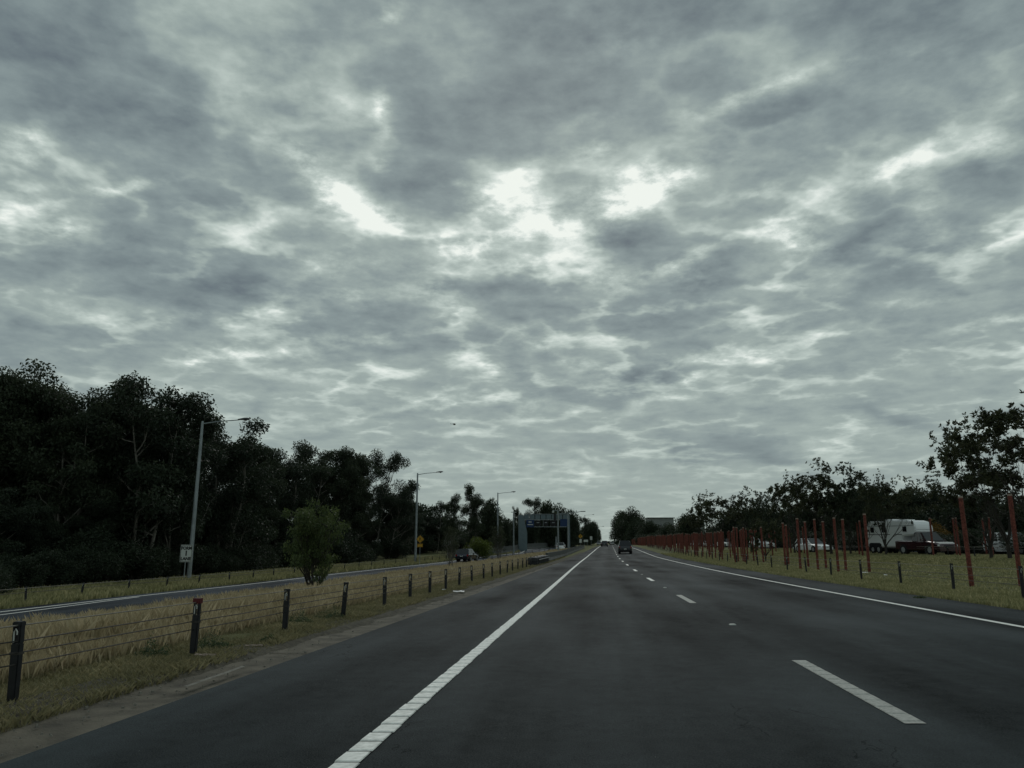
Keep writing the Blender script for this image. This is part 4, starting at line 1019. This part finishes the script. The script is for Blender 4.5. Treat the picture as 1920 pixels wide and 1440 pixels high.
MB().tube([(0,.05,-.2),(0,.05,cz)], .035, 6).build('sign_post', M_STEEL, sg); tag(sg, 'small white sign half hidden by the thin young tree', 'road sign')
X, Y = at_depth(1109, 200); z = zgf(X, Y); cz = z_at(1009, Y)-z; sg = empty('white_sign', (X, Y, z))
MB().box((0,0,cz), (.65,.02,.95)).build('panel', M_SIGN, sg); MB().tube([(0,.05,-.2),(0,.05,cz)], .04, 6).build('sign_post', M_STEEL, sg); tag(sg, 'tiny pale upright sign near the far end of slip road', 'road sign')
# pale panels along the kerb by the far diamond
X, Y = at_depth(1099, 172); z = zgf(X, Y); cz = z_at(1014, Y)-z; sg = empty('marker_board', (X, Y, z))
MB().box((0,0,cz), (1.0,.03,.5)).build('panel', M_SIGN, sg)
for q in (-.35, .35): MB().tube([(q,.04,-.2),(q,.04,cz)], .03, 6).build('leg', M_STEEL, sg)
tag(sg, 'low pale marker board just right of the far diamond sign', 'sign')

# ------------------------------------------------------------------ gantry
D = 150; X0, Y0 = at_depth(980, D); X1, _ = at_depth(1066, D); z = zgf(X0, Y0); zt = z_at(965, Y0)-z; zb_ = z_at(974, Y0)-z; zs = z_at(987, Y0)-z; W_ = X1-X0
ga = empty('gantry', (X0, Y0, z))
pw0, pw1 = .88, .30
MB().prism([(-.85,-.3),(.92,-.3),(.92,zs-1.2),(.15,zt-.1),(-.85,zt-.1)], 'y', -.45, .45).build('pier', M_PIER, ga, bevel=.03)
MB().prism([(W_-.1,-.6),(W_+.35,-.6),(W_+.35,zt-.1),(W_-.1,zt-.1)], 'y', -.3, .3).build('pier', M_PIER, ga, bevel=.03)
npn = 8; st_ = (W_-.2)/npn
for q in range(npn):
    MB().box((.25+st_*(q+.5), 0, (zt+zb_)/2+.05), (st_-.14, .5, zt-zb_-.06)).build('beam_panel', M_PIER, ga, bevel=.02)
MB().box((W_/2+.2, 0, zb_-.05), (W_-.1, .7, .12)).build('lower_rail', M_STEEL, ga)
MB().box((W_/2+.2, -.1, zt+.09), (W_, .5, .08)).build('upper_rail', M_STEEL, ga)
MB().box((W_/2+.9, -.5, zs-.1), (W_-2.4, .12, .10)).build('walkway_rail', M_STEEL, ga)
for q in range(9): MB().box((1.9+q*(W_-3.2)/8, -.5, (zs+zb_)/2-.1), (.06, .06, zb_-zs-.1)).build('hanger', M_STEEL, ga)
sb = MB().box((1.55, -.5, (zb_+zs)/2-.15), (1.55, .12, zb_-zs+.1)).build('blue_sign', M_BLUE, ga, bevel=.02); put_text('M1', .5, 1.55, (zb_+zs)/2+.15, -.58, M_SIGN, ga, 1.0)
MB().box((1.55,-.57,(zb_+zs)/2-.35), (1.1,.01,.12)).build('sign_bar', M_SIGN, ga)
MB().box((W_-.9, -.5, (zb_+zs)/2), (1.45, .12, zb_-zs+.1)).build('blue_sign', M_BLUE, ga, bevel=.02)
for q, (a, b_) in enumerate(((3.1,1.2),(4.7,1.0),(6.2,1.2))):
    bx = MB().box((a, -.42, (zb_+zs)/2-.05), (b_, .3, zb_-zs-.35)).build('lane_display', M_DARKTRIM, ga); MB().box((a,-.58,(zb_+zs)/2+.05), (b_*.45,.01,.14)).build('display_bar', M_STEEL, ga)
tag(ga, 'grey overhead sign gantry with blue panels spanning the slip road', 'gantry')

# ------------------------------------------------------------------ barriers at the nose
def wall(name, pts, h, th, label, m=M_BARR, cat='barrier', zfn=None):
    root = empty(name, (pts[0][0], pts[0][1], zgf(*pts[0]))); o = root.location
    for i in range(len(pts)-1):
        (xa, ya), (xb, yb_) = pts[i], pts[i+1]; L = math.hypot(xb-xa, yb_-ya); n = max(1, int(L/4)); an = math.atan2(yb_-ya, xb-xa)
        for k_ in range(n):
            t_ = (k_+.5)/n; cx, cy = xa+(xb-xa)*t_, ya+(yb_-ya)*t_; zz = zgf(cx, cy)
            me_ = MB().prism([(-th*.8,-.2),(th*.8,-.2),(th*.8,h*.12),(th*.35,h*.4),(th*.3,h),(-th*.3,h),(-th*.35,h*.4),(-th*.8,h*.12)], 'x', -L/n/2+.02, L/n/2-.02).mesh('block', m)
            link('block', me_, root, (cx-o[0], cy-o[1], zz-o[2]), an)
    return tag(root, label, cat)
nose = [(float(LX(Y))-3.1, Y) for Y in (68, 80, 95, 115, 140, 170)]
wall('concrete_barrier', nose, .72, .35, 'low concrete barrier beside the highway past the crash cushion')
rb = [(float(RX(Y))-1.5, Y) for Y in (100, 112, 125, 140, 160, 190, 220)]
wall('concrete_barrier', rb, 1.25, .4, 'dark concrete wall along the far side of slip road by the gantry')
rb2 = [(float(ramp_r(Y))+.7, Y) for Y in (142, 160, 185, 215)]
# crash cushion: banded black drums in a row
Yc = [54+1.25*i for i in range(10)]
cc = empty('crash_cushion', (float(FL(54)), 54, zgf(float(FL(54)), 54))); o_ = cc.location
for i, Yq in enumerate(Yc):
    xq = float(FL(Yq))+.02; zz = zgf(xq, Yq)
    link('drum', MB().tube([(0,0,0),(0,0,.22),(0,0,.25),(0,0,.28),(0,0,.50),(0,0,.56)], [.36,.36,.32,.36,.35,.28], 12).mesh('drum', M_BLACK), cc, (xq-o_[0], Yq-o_[1], zz-o_[2]))
for q in (-1, 1): MB().tube([(q*.42,0,.38),(q*.42+float(FL(Yc[-1])-FL(54)),Yc[-1]-54,.38+zgf(float(FL(Yc[-1])),Yc[-1])-o_[2])], .05, 5).build('side_rail', M_BLACK, cc)
tag(cc, 'row of black drums forming the crash cushion before the concrete barrier', 'crash cushion')

# ------------------------------------------------------------------ vehicles
def loft(mb, secs, n=12, caps=True):
    vv = []; ff = []
    for (y_, w2, z0, z1, rd) in secs:
        ring = []
        for (sx, sz) in ((1,-1),(1,1),(-1,1),(-1,-1)):
            cx, cz_ = sx*(w2-rd), (z1-rd if sz > 0 else z0+rd)
            a0 = {(1,-1):-90,(1,1):0,(-1,1):90,(-1,-1):180}[(sx, sz)]
            for k_ in range(3): a = math.radians(a0+45*k_); ring.append((cx+rd*math.cos(a), y_, cz_+rd*math.sin(a)))
        vv += ring
    for i in range(len(secs)-1):
        for k_ in range(12): ff.append((i*12+k_, i*12+(k_+1) % 12, (i+1)*12+(k_+1) % 12, (i+1)*12+k_))
    if caps: ff += [tuple(range(11,-1,-1)), tuple((len(secs)-1)*12+k_ for k_ in range(12))]
    return mb.add(vv, ff)
def panel4(mb, a, b_, c, d, inset, offv):
    """glass pane inside quad a b c d pushed out by offv"""
    q = [Vector(x) for x in (a, b_, c, d)]; ctr = sum(q, Vector())/4
    vv = [x+(ctr-x)*inset+Vector(offv) for x in q]; return mb.add(vv, [(0,1,2,3)])
def car(name, kind, paint, X, Y, heading, label, cat='car', L=4.2, W=1.75, H=1.48, grp=None):
    root = empty(name, (X, Y, zgf(X, Y)+.02), heading); w2 = W/2; hl = L/2      # +y is forward
    gc = .22; belt = H*.60 if kind != 'ute' else H*.60; hood = belt*.94
    if kind in ('hatch', 'suv'):
        secs = [(-hl,w2*.80,gc+.14,belt*.72,.10),(-hl+.10,w2*.93,gc+.05,belt*.97,.12),(-hl+.35,w2,gc,belt,.10),(-.4,w2,gc,belt,.10),(hl*.42,w2,gc,belt*.99,.10),(hl*.72,w2*.97,gc,hood*.93,.12),(hl*.95,w2*.88,gc+.04,hood*.76,.13),(hl,w2*.78,gc+.10,hood*.60,.12)]
        cab = dict(b0=-hl+.16, b1=hl*.42, t0=-hl+.55, t1=hl*.02)
    elif kind == 'sedan':
        secs = [(-hl,w2*.82,gc+.12,belt*.80,.10),(-hl+.15,w2*.94,gc+.03,belt*.96,.10),(-hl+.5,w2,gc,belt,.10),(hl*.40,w2,gc,belt*.98,.10),(hl*.75,w2*.97,gc,hood*.9,.12),(hl,w2*.8,gc+.08,hood*.62,.12)]
        cab = dict(b0=-hl*.68, b1=hl*.42, t0=-hl*.40, t1=hl*.05)
    else:
        secs = [(-hl,w2*.92,gc+.25,belt*.98,.05),(-hl+.06,w2*.98,gc+.2,belt,.05),(hl*.38,w2,gc+.1,belt,.08),(hl*.46,w2,gc+.1,belt*1.0,.10),(hl*.80,w2*.97,gc+.12,hood*.98,.12),(hl*.96,w2*.90,gc+.12,hood*.86,.14),(hl,w2*.84,gc+.18,hood*.70,.12)]
        cab = dict(b0=-hl*.22, b1=hl*.46, t0=-hl*.14, t1=hl*.16)
    mb = MB(); loft(mb, secs); mb.build('body', paint, root, smooth=False)
    b0, b1, t0, t1 = cab['b0'], cab['b1'], cab['t0'], cab['t1']; bw, tw = w2*.93, w2*.74; zb0 = belt-.02; zt_ = H
    B = [(-bw,b0,zb0),(bw,b0,zb0),(bw,b1,zb0),(-bw,b1,zb0)]; T_ = [(-tw,t0,zt_),(tw,t0,zt_),(tw,t1,zt_),(-tw,t1,zt_)]
    mb = MB(); mb.add(B+T_, [(4,5,6,7),(0,1,5,4),(1,2,6,5),(2,3,7,6),(3,0,4,7)]); mb.build('roof', paint, root, bevel=.05)
    mb = MB(); panel4(mb, B[0], B[1], T_[1], T_[0], .10, (0,-.012,.012)); mb.build('rear_window', M_GLASS, root)
    mb = MB(); panel4(mb, B[2], B[3], T_[3], T_[2], .08, (0,.02,.02)); mb.build('windscreen', M_GLASS, root)
    for sx in (-1, 1):
        for (f0, f1) in ((.06,.48),(.52,.95)):
            def sd_(f, top): 
                yb2 = b0+(b1-b0)*f; yt2 = t0+(t1-t0)*f
                return (sx*(tw+.0), yt2, zt_) if top else (sx*bw, yb2, zb0)
            a, b_, c, d = sd_(f0, 0), sd_(f1, 0), sd_(f1, 1), sd_(f0, 1); mb = MB(); panel4(mb, a, b_, c, d, .09, (sx*.014,0,.006)); mb.build('side_window', M_GLASS, root)
    wr = .33 if kind != 'ute' else .38; wy = (hl*.62, -hl*.60)
    for sx in (-1, 1):
        for yy_ in wy:
            MB().tube([(sx*(w2-.30),yy_,wr),(sx*(w2+.006),yy_,wr)], wr*1.16, 16).build('wheel_arch', M_DARKTRIM, root)
            wh = MB().tube([(sx*(w2-.22),yy_,wr),(sx*(w2-.19),yy_,wr),(sx*(w2+.01),yy_,wr),(sx*(w2+.03),yy_,wr)], [wr*.9,wr,wr,wr*.92], 16).build('wheel', M_TYRE, root)
            MB().tube([(sx*(w2+.022),yy_,wr),(sx*(w2+.034),yy_,wr)], [wr*.64,wr*.60], 10).build('rim', M_RIM, wh)
        MB().box((sx*(w2+.10), b1-.28, belt+.10), (.20,.12,.14)).build('mirror', paint, root, bevel=.02)
        MB().box((sx*w2*.82, -hl+.05, belt*.82), (.16 if kind != 'ute' else .12,.14,.22 if kind != 'ute' else .34)).build('tail_light', M_LIGHTRED, root, bevel=.02)
        MB().box((sx*w2*.74, hl*.94, hood*.72), (.32,.22,.17)).build('head_light', M_LIGHTW, root, bevel=.03)
    MB().box((0,-hl-.04,gc+.22), (W*.94,.22,.24)).build('rear_bumper', M_DARKTRIM if kind != 'hatch' else paint, root, bevel=.03)
    MB().box((0,hl-.02,gc+.20), (W*.92,.20,.26)).build('front_bumper', paint, root, bevel=.03)
    MB().box((0,hl+.0,hood*.66), (W*.42,.10,.15)).build('grille', M_DARKTRIM, root)
    MB().box((0,-hl-.165,gc+.42 if kind != 'ute' else gc+.3), (.37,.02,.11)).build('number_plate', M_PLATE, root)
    return tag(root, label, cat, grp)
M_NAVY = mat('navy_paint', (.012,.016,.035), .18, .3, spec=.6, coat=.8); M_CHAR = mat('charcoal_paint', (.018,.022,.026), .2, .3, spec=.6, coat=.8)
M_MAR = mat('maroon_paint', (.040,.009,.014), .18, .3, spec=.6, coat=.8); M_WH = mat('white_paint', (.88,.89,.89), .28, spec=.5, coat=.4); M_SILV = mat('silver_paint', (.36,.38,.39), .3, .5, coat=.4)
hd = lambda Y: -math.atan((float(LX(Y+2))-float(LX(Y-2)))/4)
X, Y = at_depth(876, 91); hdR = -math.atan((float(RX(Y+3))-float(RX(Y-3)))/6)
car('hatchback', 'hatch', M_NAVY, X, Y, hdR-.10, 'dark navy hatchback driving away on the slip road', L=4.0, W=1.72, H=1.48)
X, Y = at_depth(1172, 107)
car('sport_utility_vehicle', 'suv', M_CHAR, X, Y, hd(Y), 'dark four wheel drive ahead in the right lane', 'car', L=4.8, W=1.88, H=1.80)
X, Y = at_depth(1134, 208)
car('car', 'suv', M_CHAR, X, Y, hd(Y), 'dark car with pale roof far ahead in the left lane', L=4.4, W=1.8, H=1.55)
X, Y = at_depth(1123.5, 300); car('car', 'hatch', M_SILV, X, Y, hd(Y), 'tiny silver car at the far left of the road', L=4.2, W=1.75, H=1.5)
X, Y = at_depth(1148, 330); car('car', 'sedan', M_SILV, X, Y, hd(Y), 'tiny grey car beyond the dark car near the horizon', L=4.4, W=1.8, H=1.48)
X, Y = at_depth(1051, 150); car('car', 'hatch', M_WH, X, Y, -math.atan((float(RX(Y+3))-float(RX(Y-3)))/6), 'white topped car half hidden behind the camera pole', L=4.2, W=1.75, H=1.5)
# maroon ute with fifth-wheel trailer on the opposite carriageway
Xu, Yu = at_depth(1738, 61); HU = math.pi-math.radians(10)
def heading_vec(h_): return Vector((-math.sin(h_), math.cos(h_), 0))
car('pickup_truck', 'ute', M_MAR, Xu, Yu, math.pi+math.radians(9), 'maroon dual cab ute coming towards the camera towing a white trailer', 'pickup truck', L=5.2, W=1.86, H=1.80)
ute = [o for o in bpy.data.objects if o.name.startswith('pickup_truck')][0]
MB().box((0,-1.75,1.09), (1.62,1.5,.03)).build('tray_cover', M_DARKTRIM, ute)
Xt, Yt = at_depth(1690, 68); ht_ = math.pi+math.radians(24); zt0 = zgf(Xt, Yt)
tr = empty('caravan_trailer', (Xt, Yt, zt0), ht_)
prof = [(-3.7,.55),(1.6,.55),(1.75,1.45),(3.5,1.55),(3.78,1.95),(3.72,2.35),(3.35,2.65),(2.6,2.78),(-3.2,2.78),(-3.62,2.6),(-3.75,2.2)]
MB().prism(prof, 'x', -1.15, 1.15).build('body', M_WH, tr, bevel=.09)
MB().box((0,-.8,2.86), (1.0,1.2,.14)).build('roof_unit', M_WH, tr, bevel=.04); MB().box((0,1.2,2.83), (1.0,1.6,.08)).build('roof_hatch', M_WH, tr, bevel=.02)
for sx in (-1, 1):
    MB().box((sx*1.155,0,2.33), (.02,6.9,.045)).build('trim_strip', M_SILV, tr); MB().box((sx*1.155,-.9,1.62), (.02,5.3,.05)).build('trim_strip', M_DARKTRIM, tr)
    for (a, zc_, b_, c_) in ((2.2,2.05,.55,.42),(-.9,2.02,.7,.45),(-2.7,2.02,.5,.45)): MB().box((sx*1.165,a,zc_), (.03,b_,c_)).build('window', M_GLASS, tr)
    MB().box((sx*1.16,.35,1.35), (.03,.72,1.35)).build('door', M_WH, tr, bevel=.01)
    for a in (-2.0,-2.9):
        wh = MB().tube([(sx*.92,a,.36),(sx*1.16,a,.36)], .36, 14).build('wheel', M_TYRE, tr); MB().tube([(sx*1.155,a,.36),(sx*1.175,a,.36)], .2, 10).build('rim', M_RIM, wh)
    MB().prism([(-3.45,.3),(-1.5,.3),(-1.5,.8),(-1.75,.92),(-3.2,.92),(-3.45,.8)], 'x', sx*1.12-.02, sx*1.12+.035).build('wheel_arch', M_DARKTRIM, tr)
MB().box((0,2.6,1.25), (.25,.35,.7)).build('coupling', M_DARKTRIM, tr); MB().box((0,-1.0,.48), (1.9,5.3,.14)).build('chassis', M_DARKTRIM, tr)
tr.scale = (1, .70, 1.06)
tag(tr, 'white rounded caravan trailer behind the maroon ute', 'caravan')
for px, D, k_, lab in ((1525, 82, 'hatch', 'white car seen between the red posts and park trees'), (1430, 112, 'suv', 'white car behind the small forked tree'),
                       (1905, 60, 'suv', 'white van like car behind branches at the right frame edge'), (1362, 160, 'suv', 'white car glimpsed through the distant red posts'),
                       (1332, 195, 'hatch', 'white car left of another glimpsed through distant red posts'), (1306, 230, 'sedan', 'leftmost white car glimpsed among crowded red posts')):
    X, Y = at_depth(px, D); car('car', k_, M_WH, X, Y, math.pi+math.radians(12), lab, L=4.7, W=1.86, H=1.75 if k_ == 'suv' else 1.5)

# ------------------------------------------------------------------ buildings behind the trees
def bld(px0, px1, D, py_top, label, wall_m, over=.8, seed=0):
    xa, Y = at_depth(px0, D); xb, _ = at_depth(px1, D); z = zgf((xa+xb)/2, Y); ht = z_at(py_top, Y)-z; root = empty('building', ((xa+xb)/2, Y, z)); W2 = xb-xa
    MB().box((0,4,ht/2-.2), (W2,8,ht)).build('wall', wall_m, root)
    MB().box((0,3.6,ht+.12), (W2+over*2,9.2,.30)).build('roof', M_ROOFB, root, bevel=.03)
    n = max(2, int(W2/2.6))
    for fl in range(2):
        for q in range(n):
            f_ = MB().box((-W2/2+(q+.5)*W2/n, -.02, ht*.35+fl*ht*.38), (1.5,.08,1.3)).build('window', M_SILV, root); MB().box((-W2/2+(q+.5)*W2/n, -.07, ht*.35+fl*ht*.38), (1.3,.02,1.1)).build('pane', M_GLASS, f_)
    return tag(root, label, 'building')
bld(1218, 1266, 450, 971, 'long pale building with white flat roof above the red posts', M_WALLB)
bld(1289, 1324, 300, 975, 'pale grey building wall seen through the trees right of the roofed one', M_WALLB, .3)

# ------------------------------------------------------------------ helicopter
a, b_, c = ray(851.5, 795.5); t_ = 1500; he = empty('helicopter', (t_*a, t_*b_, CAM_H+t_*c), 0)
M_HELI = mat('helicopter_paint', (.006,.007,.008), .7); he.scale = (1.25, 1.25, 1.25)
mb = MB(); st = [(2.6,.15,0),(2.2,.75,-.05),(1.2,1.15,0),(0,1.2,.05),(-1.2,.8,.2),(-1.9,.35,.35)]
mb.tube([(x, 0, z_) for x, r_, z_ in st], [r_ for x, r_, z_ in st], 10); mb.build('fuselage', M_HELI, he, smooth=True)
MB().tube([(-1.6,0,.35),(-4.4,0,.5),(-5.5,0,.6)], [.3,.2,.14], 6).build('tail_boom', M_HELI, he)
MB().prism([(-5.7,.2),(-4.8,.4),(-5.2,.9),(-5.9,1.6),(-6.0,1.3)], 'y', -.06, .06).build('fin', M_HELI, he)
MB().tube([(0,0,1.0),(0,0,1.7)], .16, 6).build('rotor_mast', M_HELI, he)
for q in range(4):
    an = .6+q*math.pi/2; MB().box((2.6*math.cos(an), 2.6*math.sin(an), 1.7), (5.0,.24,.05), an).build('rotor_blade', M_HELI, he)
for s_ in (-1, 1): MB().tube([(2.0,s_*.9,-1.55),(-1.4,s_*.9,-1.6)], .06, 5).tube([(.9,s_*.5,-.9),(.9,s_*.9,-1.55)], .05, 5).tube([(-.8,s_*.5,-.8),(-.8,s_*.9,-1.6)], .05, 5).build('skid', M_HELI, he)
tag(he, 'small dark helicopter high in the cloudy sky', 'helicopter')

# ------------------------------------------------------------------ litter and stones
def crumple(px, py, L, wdt, hgt, label, seed, m=M_LITTER):
    x, y_, z = ground_hit(px, py); r = random.Random(seed); vv = []; n = 6
    for i in range(n+1):
        for j in (-1, 0, 1): vv.append((-L/2+L*i/n+r.gauss(0, L*.02), j*wdt/2+r.gauss(0, wdt*.1), .03+hgt*(.5 if j == 0 else 0)+r.uniform(0, hgt*.5)))
    ff = [(i*3+j, i*3+j+1, (i+1)*3+j+1, (i+1)*3+j) for i in range(n) for j in range(2)]
    o = MB().add(vv, ff).build('litter', m); o.location = (x, y_, z); o.rotation_euler = (0, 0, r.uniform(-.3, .3)); return tag(o, label, 'litter')
crumple(860, 1112, .32, .12, .04, 'long white scrap of litter at the gutter edge', 1); crumple(832, 1108, .10, .08, .03, 'small pale scrap left of the long white litter', 2)
crumple(1621, 1075.5, .28, .16, .05, 'white scrap of litter at the foot of the red post left of trailer', 3); crumple(1660, 1080, .16, .12, .05, 'white litter between the fence posts on right grass', 4)
crumple(1744, 1080, .10, .08, .04, 'faint pale scrap on the grass before the maroon ute', 5)
crumple(385, 1236, .26, .05, .03, 'pale broken twig lying below the red capped post', 6, M_REDCAP); crumple(476, 1216, .22, .03, .02, 'pale stick on the concrete gutter edge', 7, M_REDCAP)
o = crumple(405, 1274, 1.1, .05, .012, 'pale broken sliver of concrete along the gutter beside the asphalt', 8, M_BARR2); o.rotation_euler = (0, 0, 1.47)
r = np.random.default_rng(12); n = 900; Yq = 3+r.random(n)**1.5*40; Xq = LX(Yq)-1.95-.75*r.random(n)**.7
mb = MB()
for i in range(n):
    s_ = .004+.010*r.random()**3; mb.box((Xq[i], Yq[i], float(zp(Yq[i]))-.012+s_*.5), (s_*2, s_*1.6, s_*1.3), r.random()*3, .6)
o = mb.build('gravel', M_BARR2); tag(o, 'loose gravel and grit scattered along the gutter', 'gravel', kind='stuff')
print('leaf quads', {k: len(v_[1].polygons) for k, v_ in TREES.items()})
print('objects', len(bpy.data.objects))
